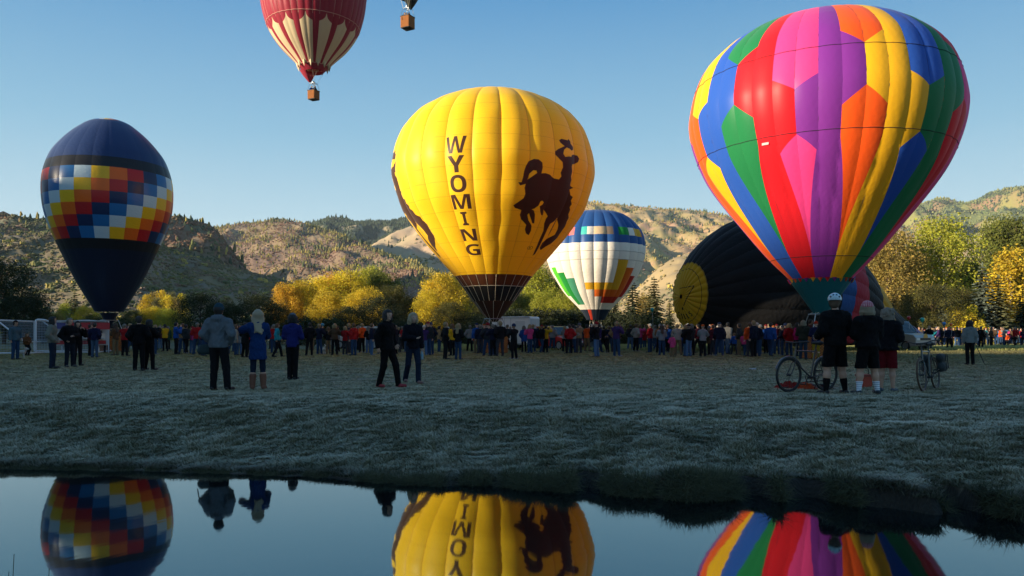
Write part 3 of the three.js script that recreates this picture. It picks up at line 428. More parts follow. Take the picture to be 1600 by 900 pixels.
  for (let k = 0; k < 12; k++) S.panel(k >= 8 && k < 10 ? grey : scoop, S.gore(k), S.gore(k + 1), 0, 1, { name: 'skirt_panel', nv: 20 });
  for (const k of [0, 1, 10, 11]) { const a = S.point(S.gore(k), 0, 0.03), b = S.point(S.gore(k), 1, 0.03); part('rope', bar(a, b, 0.012, 0.012, 4), ROPE, root); }
  basket(root, 0, 1.4, 1.15, EYE + (HOR - 503) / F * d - LAWN, 0.3);
}
// ---- the white balloon with coloured blocks
{
  const d = 75, root = balloonRoot('white balloon with blue top and stepped colour blocks behind the yellow balloon', 931, d);
  const E = new Envelope(root, { cx: 931, d, gores: 24, rot: -2 * D2R, bulge: 0.035, prof: [[0, 327.5], [22, 329.5], [44, 335], [63, 350], [73, 364], [77, 378], [77.5, 399], [71, 421], [63, 436], [48, 459], [25, 483], [19, 491], [14, 500]] });
  const f = (c) => fabric(c, 24, { rows: 8, bump: 0.04, through: 0.25 }), C = { blue: f('#1d4f8c'), cream: f('#ece4d6'), teal: f('#3fb7ad'), beige: f('#c9b08c'), taupe: f('#6f6155'), green: f('#178a34'), yellow: f('#dba41c'), red: f('#c43a22'), pink: f('#d2706f'), orange: f('#d86414'), lime: f('#55c22c'), sea: f('#3f8d6c'), dred: f('#b02616'), navy: f('#182638') };
  const Y = (z) => E.vOf(310 + z / 4.5), cuts = [85, 195, 250, 305, 425, 480, 535, 590, 640, 690, 735, 780].map(Y); cuts[0] = 0.004;
  const band = ['beige', 'beige', 'taupe', 'blue', 'green', 'green', 'cream', 'yellow', 'yellow', 'red', ...Array.from({ length: 33 }, (_, i) => ['blue', 'teal', 'pink', 'cream', 'green', 'taupe', 'yellow'][(i * 3 + (i >> 2)) % 7]), 'red', 'pink', 'blue', 'teal', 'cream'];
  const blocks = { '-1': [[590, 640, 'yellow']], 0: [[590, 640, 'yellow'], [640, 690, 'orange']], 1: [[590, 640, 'yellow'], [640, 690, 'orange'], [690, 735, 'dred']], 2: [[425, 640, 'yellow'], [640, 690, 'orange'], [690, 735, 'dred']], 3: [[480, 690, 'orange'], [690, 735, 'dred']], 4: [[535, 690, 'dred']], '-3': [[555, 745, 'sea']], '-4': [[510, 745, 'green']], '-5': [[465, 680, 'lime']], 10: [[480, 640, 'yellow']], 11: [[535, 690, 'orange']], 12: [[590, 735, 'dred']] };
  for (let k = 0; k < 24; k++) {
    const P = (m, a, b) => E.panel(C[m], E.gore(k), E.gore(k + 1), a, b, { nu: 8 }), mid = (E.gore(k) + E.gore(k + 1)) / 2, idx = k > 12 ? k - 24 : k;
    P('blue', cuts[0], cuts[1]); E.panel(C[band[(k * 2) % 48]], E.gore(k), mid, cuts[1], cuts[2], { nu: 5 }); E.panel(C[band[(k * 2 + 1) % 48]], mid, E.gore(k + 1), cuts[1], cuts[2], { nu: 5 }); P('blue', cuts[2], cuts[3]);
    let from = cuts[3]; for (const [a, b, m] of blocks[idx] ?? []) { if (Y(a) > from + 1e-4) P('cream', from, Y(a)); P(m, Y(a), Y(b)); from = Y(b); }
    P('cream', from, cuts[11]); P(k === 22 ? 'red' : 'navy', cuts[11], 1);
  }
  E.ring(Y(365), 0.02, M('#9a8f80', 0.9)); E.ring(Y(425), 0.02, M('#9a8f80', 0.9));
  basket(root, 0, 1.4, 1.15, EYE + (HOR - 499) / F * d - LAWN, 0.6);
}
// ---- flying balloons
{
  const d = 100, y0 = EYE + (HOR - 156) / F * d, root = balloonRoot('maroon and cream scalloped balloon flying in the sky', 490, d, y0);
  const E = new Envelope(root, { fit: false, cx: 490, d, gores: 42, rot: (3 - 360 / 84) * D2R, bulge: 0.014, prof: [[0, -162], [28, -160], [52, -146], [72, -116], [81, -76], [83.5, -40], [80.5, 0], [76.5, 25], [69, 48], [54, 72], [31, 96], [15, 113]] });
  const mar = fabric('#9a2036', 42), cream = fabric('#dcc7a0', 42), per = 2 * Math.PI / 14, line = M('#c98a7c', 0.8);
  const top = [E.vOf(17), E.vOf(31)], bot = E.vOf(97);
  for (let k = 0; k < 14; k++) {
    const a = 3 * D2R + k * per, l = a - per / 6, r = a + per / 6, n = a + per - per / 6, arch = (s) => lerp(top[0], top[1], Math.pow(Math.abs(s * 2 - 1), 0.5) * (1.25 - 0.25 * Math.abs(s * 2 - 1)));
    E.panel(mar, l, r, 0.004, 1); E.panel(mar, r, n, 0.004, arch, { nu: 14 });
    const tip = (v) => clamp((bot - v) / (bot - E.vOf(40)) * 1.4), mid = (r + n) / 2, hw = (n - r) / 2;
    E.panel(cream, (v) => mid - hw, (v) => mid + hw, arch, bot, { nu: 14 }); E.panel(mar, r, n, bot, 1);
    E.line(l, 0.02, E.vOf(20), 0.03, line, 'load_tape', 0.02); E.line(r, 0.02, E.vOf(20), 0.03, line, 'load_tape', 0.02);
    part('flap', new THREE.ConeGeometry(0.3, 1.0, 4).rotateX(Math.PI).translate(...E.point(mid, bot, 0.12).toArray()), cream, root);
  }
  E.ring(E.vOf(15), 0.05, line); E.ring(E.vOf(97), 0.05, line);
  const S = new Envelope(root, { cx: 490, d, fit: false, gores: 12, bulge: 0.02, prof: [[15.5, 112], [9, 121], [2, 129]] });
  const sc = new THREE.Group(); sc.name = 'scoop'; root.add(sc); sc.position.set(-0.45, 0, 0);
  for (let k = 5; k < 11; k++) S.panel(mar, S.gore(k), S.gore(k + 1), 0, 1, { name: 'scoop_panel', parent: sc, nv: 20 });
  basket(root, 0, 1.15, 1.15, EYE + (HOR - 113) / F * d - y0, 1.2, { turn: 0.9 });
}
{
  const d = 86, y0 = EYE + (HOR - 45) / F * d, root = balloonRoot('dark balloon mostly above the frame with an orange wicker basket', 637, d, y0);
  const E = new Envelope(root, { fit: false, cx: 637, d, gores: 24, rot: 0.1, bulge: 0.02, prof: [[0, -300], [40, -294], [75, -262], [94, -210], [92, -160], [70, -100], [35, -40], [12, -2]] });
  const dk = fabric('#1c2420', 24), gr = fabric('#28452e', 24);
  for (let k = 0; k < 24; k++) E.panel(k % 3 ? dk : gr, E.gore(k), E.gore(k + 1), 0.004, 1);
  const S = new Envelope(root, { cx: 637, d, fit: false, gores: 10, bulge: 0.02, prof: [[12, -3], [7, 6], [1.5, 14]] }), sc = new THREE.Group(); sc.name = 'scoop'; root.add(sc); sc.position.set(0.36, 0, 0);
  for (let k = 0; k < 10; k++) S.panel(dk, S.gore(k), S.gore(k + 1), 0, 1, { name: 'scoop_panel', parent: sc, nv: 20 });
  basket(root, 0, 1.2, 1.3, EYE + (HOR + 3) / F * d - y0, 0.85, { turn: 0.95 });
}
// ---- the black balloon lying on the lawn
{
  const a = at(1064, 447, 52), b = at(1432, 500, 58.5), ax = V(b.x - a.x, 0, b.z - a.z), len = ax.length(); ax.normalize();
  const turn = Math.atan2(-ax.z, ax.x), root = thing('hot_air_balloon', 'black half inflated balloon lying on its side with yellow crown', 'hot air balloon', [a.x, LAWN, a.z], turn);   // its own x runs from crown to mouth
  const kr = [[0, 0], [0.12, 0.8], [0.4, 1.55], [0.62, 1.95], [1.6, 3.0], [3.2, 3.95], [5.2, 4.55], [7.2, 4.6], [9.4, 4.2], [11.5, 3.5], [13.5, 2.6], [15.5, 1.6], [17, 1.1], [len / 1.106, 0.7]], kc = [[0, 3.35], [3, 3.85], [6.5, 4.1], [10, 3.7], [13, 2.6], [15.5, 1.5], [len / 1.106, 0.6]];
  const K = 1.106, S = (th, s0) => { const s = s0 / K, q = S1(th, s); return V(q.x * K, Math.max(q.y * K, 0.03), q.z * K); }, S1 = (th, s) => { const g = ((th / (2 * Math.PI) * 26) % 1 + 1) % 1, r = smoothKnots(kr, s) * (1 + 0.02 * (Math.sin(Math.PI * g) ** 0.7 - 0.7) * Math.min(1, s) + 0.012 * n2(th * 2.2, s * 0.5) + (s < 0.65 ? 0.03 * (Math.sin(Math.PI * g) - 0.6) : 0)), y = smoothKnots(kc, s) + r * Math.cos(th), low = 0.05 + 0.02 * n2(s, th * 3); return V(s - (s < 0.65 ? 0.03 * Math.sin(Math.PI * g) : 0), y > 0.5 ? y : low + Math.max(0, (y + 1.4) / 1.9) * 0.45, r * Math.sin(th) * (y < 0.5 ? 1 + 0.06 * Math.min(1.5, 0.5 - y) : 1)); };
  const cv = document.createElement('canvas'); cv.width = cv.height = 512; const g = cv.getContext('2d'); g.fillStyle = '#b8930f'; g.fillRect(0, 0, 512, 512);
  g.strokeStyle = '#2a2410'; g.lineWidth = 4; g.beginPath(); g.arc(256, 256, 214, 0, 7); g.stroke(); g.lineWidth = 9; g.beginPath(); g.moveTo(400, 185); g.lineTo(275, 335); g.stroke(); g.lineWidth = 5; g.beginPath(); g.moveTo(215, 190); g.lineTo(400, 182); g.stroke();
  g.fillStyle = '#2a2410'; g.beginPath(); g.arc(256, 256, 16, 0, 7); g.fill(); g.beginPath(); g.arc(256, 356, 13, 0, 7); g.fill(); g.font = 'bold 62px sans-serif'; g.textAlign = 'center';
  const word = (w, a0, step, rad, up) => [...w].forEach((ch, i) => { const q = (a0 + (i - (w.length - 1) / 2) * step) * D2R; g.save(); g.translate(256 + Math.sin(q) * rad, 256 - Math.cos(q) * rad); g.rotate(up ? q : q + Math.PI); g.fillText(ch, 0, 22); g.restore(); });
  word('OILLS', 180, -15, 168, false);
  const tex = new THREE.CanvasTexture(cv); tex.colorSpace = THREE.SRGBColorSpace;
  const f = (c) => fabric(c, 26, { rows: 6, through: 0.2, bump: 0.05, coat: 0.1 }), mats = { black: f('#0f0f11'), blue: f('#24508c'), red: f('#a52a3a'), gold: f('#c08a12'), lilac: f('#7a7096'), crown: fabric('#ffffff', 26, { map: tex, through: 0.1, coat: 0.1, rows: 3 }) };
  const bands = [[0.02, 0.62, 'crown'], [0.62, 8.3, 'black'], [8.3, 9.5, 'blue'], [9.5, 10.9, 'red'], [10.9, 12.8, 'black'], [12.8, 14.6, 'gold'], [14.6, 17.6, 'black'], [17.6, len / K, 'lilac']].map(([p, q, m]) => [p * K, q * K, m]);
  for (let k = 0; k < 26; k++) for (const [s0, s1, m] of bands) {
    const nv = Math.max(3, Math.ceil((s1 - s0) * 3)), t0 = k / 26 * 2 * Math.PI, t1 = (k + 1) / 26 * 2 * Math.PI, nu = 6;
    const geo = grid(nu, nv, (i, j) => { const th = lerp(t0, t1, i / nu), s = lerp(s0, s1, j / nv), p = S(th, s); if (m === 'crown') { const r = smoothKnots(kr, s / K) / 1.95 / 2; p.u = 0.5 + r * Math.sin(th) * 1; p.v = 0.5 + r * Math.cos(th); } else { p.u = th / (2 * Math.PI); p.v = s / 20; } return p; });
    part(m === 'crown' ? 'crown_panel' : 'panel', geo, mats[m], root);
  }
  const rim = []; for (let i = 0; i < 78; i++) rim.push(S(i / 78 * 2 * Math.PI, 0.64 * K)); part('crown_hem', tube(rim, 0.035, 78, 5, true), M('#8a6d0c', 0.9), root);
}
// ---------------------------------------------------------------- trees
const BARK = M('#4a3a2c', 0.95), PALEBARK = M('#9a8d78', 0.9);
function leafCloud(seed, { n = 2600, leaf = 0.036, clumps = 60, shape, width = 0.4, low = 0.12 }) {      // a crown one unit high made of small bent leaf cards gathered in clumps
  const r = rngOf(seed), pos = [], col = [], idx = [], uvs = [], centres = [];
  for (let k = 0; k < clumps; k++) { const y = low + (0.97 - low) * Math.pow(r(), 0.85), rad = shape((y - low) / (1 - low)) * width * (0.82 + 0.36 * r()), a = r() * 6.283, q = Math.pow(r(), 0.42); centres.push([Math.cos(a) * rad * q, y, Math.sin(a) * rad * q, (0.06 + 0.06 * r()) * (0.6 + width), 0.72 + 0.5 * r()]); }
  for (let k = 0; k < n; k++) {
    const [cx, cy, cz, cr, tone] = centres[Math.floor(r() * clumps)], u = r() * 2 - 1, a = r() * 6.283, q = cr * Math.cbrt(r()) * 1.15, s = Math.sqrt(1 - u * u), c = V(cx + Math.cos(a) * s * q, cy + u * q * 1.1, cz + Math.sin(a) * s * q);
    const L = leaf * (0.55 + 0.8 * r()), d1 = V(r() - 0.5, r() - 0.5, r() - 0.5).normalize(), d2 = V(r() - 0.5, r() - 0.5, r() - 0.5).cross(d1).normalize(), t = tone * (0.75 + 0.5 * r()), warm = 0.9 + 0.2 * r(), o = pos.length / 3;
    for (const [i, j] of [[-1, -0.35], [0.1, -0.5], [1, 0.1], [-0.2, 0.5]]) { const p = c.clone().addScaledVector(d1, i * L * 0.6).addScaledVector(d2, j * L); pos.push(p.x, p.y, p.z); col.push(t * warm, t, t * 0.9); uvs.push(i, j); }
    idx.push(o, o + 1, o + 2, o, o + 2, o + 3);
  }
  const g = new THREE.BufferGeometry(); g.setAttribute('position', new THREE.Float32BufferAttribute(pos, 3)); g.setAttribute('color', new THREE.Float32BufferAttribute(col, 3)); g.setAttribute('uv', new THREE.Float32BufferAttribute(uvs, 2)); g.setIndex(idx); g.computeVertexNormals(); return { g, centres };
}
function trunkOf(centres, r0, seed) {
  const r = rngOf(seed), gs = []; let p = V(0, -0.02, 0);
  for (let k = 1; k <= 6; k++) { const q = V((r() - 0.5) * 0.03, k * 0.13, (r() - 0.5) * 0.03); gs.push(bar(p, q, r0 * (1 - (k - 1) / 6.5), r0 * (1 - k / 6.5), 7)); p = q; }
  for (let k = 0; k < 12; k++) { const c = centres[k * 4 % centres.length], y = clamp(c[1] - 0.16 - 0.1 * r(), 0.06, 0.7); gs.push(bar(V(0, y, 0), V(c[0] * 0.85, c[1], c[2] * 0.85), r0 * 0.34, r0 * 0.1, 5)); }
  return join(gs);
}
const roundShape = (t) => Math.sqrt(clamp(1 - (t * 1.9 - 0.85) ** 2 / 1.15)), poplarShape = (t) => Math.pow(Math.sin(Math.PI * clamp(t * 0.86 + 0.12)), 0.8), ovalShape = (t) => Math.pow(Math.sin(Math.PI * clamp(t * 0.9 + 0.08)), 0.6);
const crowns = { round: [1, 2, 3].map((s) => leafCloud(s * 31, { shape: roundShape, width: 0.46, low: 0.1, n: 18000, clumps: 150, leaf: 0.0155 })), oval: [1, 2, 3].map((s) => leafCloud(s * 57, { shape: ovalShape, width: 0.33, low: 0.08, n: 18000, clumps: 150, leaf: 0.0145 })), poplar: [1, 2].map((s) => leafCloud(s * 83, { shape: poplarShape, width: 0.17, low: 0.05, n: 6000, clumps: 80, leaf: 0.018 })), shrub: [1, 2].map((s) => leafCloud(s * 97, { shape: (t) => Math.sqrt(clamp(1 - t * t)), width: 0.75, low: 0.0, n: 8000, clumps: 80, leaf: 0.034 })) };
for (const k in crowns) crowns[k].forEach((c, i) => { c.trunk = trunkOf(c.centres, k === 'poplar' ? 0.016 : 0.024, i * 7 + k.length); });
function spruceCloud(seed) {
  const r = rngOf(seed), pos = [], col = [], idx = [], tiers = 26;
  const card = (p, dir, up, L, W, t) => { const side = dir.clone().cross(up).normalize(), o = pos.length / 3; for (const [i, j] of [[0, -0.5], [0.55, -0.62], [1, 0], [0.55, 0.62], [0, 0.5]]) { const q = p.clone().addScaledVector(dir, i * L).addScaledVector(side, j * W); pos.push(q.x, q.y, q.z); col.push(t, t, t); } idx.push(o, o + 1, o + 2, o, o + 2, o + 3, o, o + 3, o + 4); };
  for (let k = 0; k < tiers; k++) {
    const f = k / tiers, y = 0.05 + 0.93 * f, R = 0.245 * Math.pow(1 - f, 0.85) * (0.85 + 0.3 * r()) + 0.012, n = Math.max(5, Math.round(14 * (1 - f * 0.6)));
    for (let b = 0; b < n; b++) {
      const a = (b + r() * 0.8) / n * 6.283, L = R * (0.75 + 0.4 * r()), dir = V(Math.cos(a), -0.28 - 0.12 * r(), Math.sin(a)).normalize(), t = 0.7 + 0.5 * r();
      card(V(0, y, 0), dir, V(0, 1, 0), L, L * 0.4, t * 0.9);
      for (let q = 0; q < 10; q++) { const s = 0.25 + 0.75 * (q + r()) / 10, p = V(0, y, 0).addScaledVector(dir, L * s), d2 = V(Math.cos(a + (q % 2 ? 0.75 : -0.75)), 0.25 - 0.7 * r(), Math.sin(a + (q % 2 ? 0.75 : -0.75))).normalize(); card(p, d2, V(r() - 0.5, 1, r() - 0.5), 0.045 * (1.15 - f * 0.6), 0.018, t * (0.8 + 0.5 * r())); }
    }
  }
  for (let q = 0; q < 5; q++) card(V(0, 0.94, 0), V((r() - 0.5) * 0.5, 1, (r() - 0.5) * 0.5).normalize(), V(r(), 0.1, r()), 0.06, 0.012, 1);
  const g = new THREE.BufferGeometry(); g.setAttribute('position', new THREE.Float32BufferAttribute(pos, 3)); g.setAttribute('color', new THREE.Float32BufferAttribute(col, 3)); g.setIndex(idx); g.computeVertexNormals();
  return { g, trunk: bar(V(0, -0.02, 0), V(0, 0.97, 0), 0.02, 0.003, 7) };
}
crowns.spruce = [spruceCloud(5), spruceCloud(9)];
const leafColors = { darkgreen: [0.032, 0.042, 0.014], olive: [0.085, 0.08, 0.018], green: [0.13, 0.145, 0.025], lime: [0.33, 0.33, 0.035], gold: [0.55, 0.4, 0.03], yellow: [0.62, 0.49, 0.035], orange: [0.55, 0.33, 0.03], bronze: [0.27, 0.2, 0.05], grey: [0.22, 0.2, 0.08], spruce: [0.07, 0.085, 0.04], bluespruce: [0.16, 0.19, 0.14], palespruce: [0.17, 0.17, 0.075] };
let treeNo = 0;
function tree(px, top, d, kind, color, label, { wide = 1, base = LAWN, lean = 0 } = {}) {
  const h = (EYE + (HOR - top) / F * d - base) * 1.02, list = crowns[kind], c = list[treeNo++ % list.length], x = (px - 800) / F * d, k = 0.92 + 0.16 * rnd();
  const names = { round: 'tree', oval: 'tree', poplar: 'poplar_tree', spruce: 'spruce_tree', shrub: 'shrub' };
  const o = thing(names[kind], label, kind === 'shrub' ? 'shrub' : 'tree', [x, base, -d], rnd() * 6.28); o.scale.set(h * wide, h, h * wide);
  part('crown', c.g, M(leafColors[color].map((v) => +(v * k).toFixed(4)), 0.95, { vertexColors: true, transmission: kind === 'spruce' ? 0 : 0.42, thickness: 0, specularIntensity: 0.3 }), o);
  part('trunk', c.trunk, kind === 'poplar' ? PALEBARK : BARK, o); return o;
}
// left: dark shaded trees and a few that catch the sun
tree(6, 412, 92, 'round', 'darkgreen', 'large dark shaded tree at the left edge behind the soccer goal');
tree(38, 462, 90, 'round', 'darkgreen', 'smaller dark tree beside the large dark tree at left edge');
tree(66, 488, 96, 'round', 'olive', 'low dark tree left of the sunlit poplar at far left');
tree(104, 476, 125, 'poplar', 'lime', 'small lime poplar catching sun left of the far left spruce', { wide: 1.6 });
tree(117, 455, 120, 'spruce', 'palespruce', 'grey green spruce standing behind the white soccer goal');
tree(92, 490, 118, 'poplar', 'bronze', 'short rusty tree left of the spruce behind the goal', { wide: 1.6 });
tree(137, 482, 112, 'round', 'gold', 'small golden tree just left of the blue balloon mouth');
tree(147, 494, 104, 'round', 'olive', 'low olive tree under the blue balloon mouth, left side');
tree(205, 488, 108, 'round', 'olive', 'small olive tree just right of the blue balloon mouth');
tree(228, 485, 112, 'oval', 'gold', 'leftmost golden tree of the sunlit row right of the blue balloon', { wide: 1.3 });
tree(247, 483, 114, 'oval', 'yellow', 'bright yellow tree in the sunlit row right of the blue balloon', { wide: 1.2 });
tree(263, 484, 110, 'oval', 'lime', 'lime tree in the sunlit row right of the blue balloon', { wide: 1.3 });
tree(280, 489, 112, 'oval', 'gold', 'rightmost golden tree of the sunlit row beside the dark round trees', { wide: 1.2 });
const ORD = ['first', 'second', 'third', 'fourth', 'fifth', 'sixth', 'seventh', 'eighth', 'ninth', 'tenth', 'eleventh', 'twelfth'];
[[231, 462], [238, 458], [246, 466], [253, 456], [261, 463], [268, 458], [275, 467], [283, 461], [243, 474], [258, 474], [271, 476]].sort((a, b) => a[0] - b[0]).forEach(([px, top], i) => { const o = tree(px, top, 190 + (i % 3) * 6, 'poplar', ['gold', 'bronze', 'yellow', 'grey'][i % 4], `small aspen on the slope behind the sunlit row, ${ORD[i]} from the left`, { base: LAWN + 1.5 + (478 - top) * 0.02, wide: 1.3 }); o.userData.group = 'golden aspens on the slope right of the blue balloon'; });
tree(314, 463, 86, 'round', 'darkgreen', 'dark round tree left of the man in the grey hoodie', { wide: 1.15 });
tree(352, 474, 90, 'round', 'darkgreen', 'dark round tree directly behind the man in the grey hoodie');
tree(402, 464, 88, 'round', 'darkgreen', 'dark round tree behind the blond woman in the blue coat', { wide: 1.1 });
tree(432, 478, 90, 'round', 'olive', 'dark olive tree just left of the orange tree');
// the yellow grove
tree(449, 449, 97, 'oval', 'orange', 'orange tree at the left end of the golden grove');
tree(470, 441, 99, 'oval', 'gold', 'golden tree second from the left end of the grove');
tree(497, 438, 104, 'oval', 'yellow', 'tall yellow tree behind the woman in the grey beanie');
tree(523, 434, 108, 'oval', 'orange', 'orange topped tree left of the middle of the golden grove');
tree(548, 427, 106, 'oval', 'yellow', 'tallest bright yellow tree in the middle of the grove', { wide: 1.1 });
tree(575, 423, 112, 'oval', 'lime', 'yellow green tree at the highest point of the grove');
tree(598, 430, 108, 'oval', 'green', 'green tree behind the right side of the golden grove');
tree(514, 458, 94, 'oval', 'gold', 'lower golden tree in front of the grove, left side', { wide: 1.2 });
tree(568, 455, 92, 'round', 'gold', 'lower golden round tree in front of the middle grove');
tree(612, 452, 96, 'round', 'olive', 'olive tree at the right end of the golden grove');
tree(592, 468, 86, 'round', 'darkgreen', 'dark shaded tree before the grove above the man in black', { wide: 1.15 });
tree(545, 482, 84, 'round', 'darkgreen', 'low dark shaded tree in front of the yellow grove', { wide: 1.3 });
tree(642, 470, 100, 'round', 'olive', 'low dark tree between the grove and the copper tree');
tree(690, 430, 94, 'oval', 'gold', 'copper and yellow tree left of the yellow balloon mouth', { wide: 1.15 });
tree(670, 457, 92, 'oval', 'yellow', 'bright yellow small tree left of the copper tree');
tree(712, 437, 98, 'oval', 'bronze', 'bronze tree touching the lower left of the yellow balloon');
tree(705, 476, 82, 'round', 'olive', 'dark low tree beneath the bronze tree left of yellow balloon', { wide: 1.1 });
tree(748, 470, 104, 'oval', 'olive', 'olive tree behind the skirt of the yellow balloon');
tree(838, 420, 104, 'oval', 'lime', 'tall lime tree right of the yellow balloon skirt');
tree(812, 462, 98, 'oval', 'green', 'green tree just right of the yellow balloon skirt');
tree(852, 459, 92, 'oval', 'lime', 'small pale green tree left of the white balloon');
tree(888, 459, 90, 'round', 'lime', 'round yellow green tree under the left of white balloon', { wide: 0.85 });
tree(867, 440, 108, 'round', 'darkgreen', 'dark tree in the gap left of the white balloon');
tree(960, 455, 98, 'spruce', 'spruce', 'dark spruce touching the right of the white balloon');
tree(988, 438, 96, 'spruce', 'spruce', 'tall spruce right of the white balloon', { wide: 1.15 });
tree(1022, 432, 94, 'spruce', 'palespruce', 'tallest pale spruce left of the black balloon', { wide: 1.15 });
tree(1008, 462, 104, 'poplar', 'bronze', 'thin bronze tree between the two spruces', { wide: 1.5 });
tree(1046, 468, 100, 'spruce', 'spruce', 'short spruce against the yellow crown of the black balloon');
// right
tree(1352, 392, 102, 'oval', 'bronze', 'bronze tree just right of the rainbow balloon cone', { wide: 1.1 });
tree(1388, 370, 96, 'oval', 'bronze', 'broad bronze tree above the parked silver vehicle', { wide: 1.05 });
tree(1420, 398, 104, 'oval', 'gold', 'golden brown tree between the bronze tree and green tree');
tree(1434, 402, 108, 'oval', 'grey', 'grey green tree behind the golden brown tree');
tree(1472, 350, 98, 'oval', 'lime', 'tallest green yellow tree at right', { wide: 0.95 });
tree(1508, 415, 102, 'oval', 'green', 'green tree right of the tallest green yellow tree', { wide: 0.8 });
tree(1456, 450, 84, 'round', 'olive', 'dark understorey tree behind the small pale spruce', { wide: 1.1 });
tree(1500, 455, 88, 'round', 'olive', 'dark understorey tree between pale spruce and blue spruce');
tree(1395, 462, 88, 'spruce', 'palespruce', 'spruce behind the parked silver vehicle');
tree(1372, 470, 88, 'spruce', 'spruce', 'spruce left of the parked silver vehicle');
tree(1426, 470, 86, 'round', 'bronze', 'low bronze tree left of the small pale spruce');
tree(1474, 449, 84, 'spruce', 'bluespruce', 'small pale spruce standing alone at right');
tree(1535, 412, 84, 'spruce', 'bluespruce', 'tall blue spruce above the woman in the grey sweater');
tree(1560, 430, 84, 'spruce', 'palespruce', 'green spruce in front of the tall blue spruce', { wide: 1.2 });
tree(1564, 352, 112, 'oval', 'green', 'tall green tree behind the blue spruce', { wide: 0.75 });
tree(1596, 348, 110, 'oval', 'green', 'tall yellow green tree at the right edge');
tree(1580, 390, 92, 'poplar', 'gold', 'narrow bright yellow tree near the right edge', { wide: 1.3 });
tree(1598, 452, 85, 'spruce', 'spruce', 'dark spruce at the right edge');
tree(1506, 483, 83, 'shrub', 'yellow', 'low bright yellow shrub behind the crowd at right');
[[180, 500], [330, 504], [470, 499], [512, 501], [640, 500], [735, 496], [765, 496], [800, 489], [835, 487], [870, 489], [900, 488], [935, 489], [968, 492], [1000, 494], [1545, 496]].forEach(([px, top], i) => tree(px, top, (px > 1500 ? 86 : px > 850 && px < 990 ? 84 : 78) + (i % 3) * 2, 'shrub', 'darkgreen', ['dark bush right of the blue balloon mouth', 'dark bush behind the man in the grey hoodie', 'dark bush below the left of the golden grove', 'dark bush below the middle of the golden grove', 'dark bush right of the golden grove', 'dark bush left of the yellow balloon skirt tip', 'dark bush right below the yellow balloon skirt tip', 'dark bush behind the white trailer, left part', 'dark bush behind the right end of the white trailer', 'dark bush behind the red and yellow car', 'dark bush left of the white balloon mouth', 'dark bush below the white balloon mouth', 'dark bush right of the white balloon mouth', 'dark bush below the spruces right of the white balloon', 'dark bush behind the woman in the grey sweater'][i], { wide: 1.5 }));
// ---------------------------------------------------------------- people: bones with radii, joined by a smooth minimum and meshed
function bone(a, b, ra, rb = ra, flat = 1) { return { a, b, ra, rb, flat, ab: [b[0] - a[0], b[1] - a[1], b[2] - a[2]] }; }
function field(bones, k = 0.04) {
  return (x, y, z) => {
    let d = 9;
    for (const o of bones) {
      const f = o.flat, ax = o.a[0], ay = o.a[1], az = o.a[2], px = x - ax, py = y - ay, pz = (z - az) / f, vx = o.ab[0], vy = o.ab[1], vz = o.ab[2] / f, L = vx * vx + vy * vy + vz * vz;
      const t = L > 0 ? Math.min(1, Math.max(0, (px * vx + py * vy + pz * vz) / L)) : 0, qx = px - vx * t, qy = py - vy * t, qz = pz - vz * t;
      const e = (Math.sqrt(qx * qx + qy * qy + qz * qz) - (o.ra + (o.rb - o.ra) * t)) * (f < 1 ? (0.5 + 0.5 * f) : 1), kk = o.k ?? k, h = Math.max(0, kk - Math.abs(d - e));
      d = Math.min(d, e) - h * h / (4 * kk);
    }
    return d;
  };
}
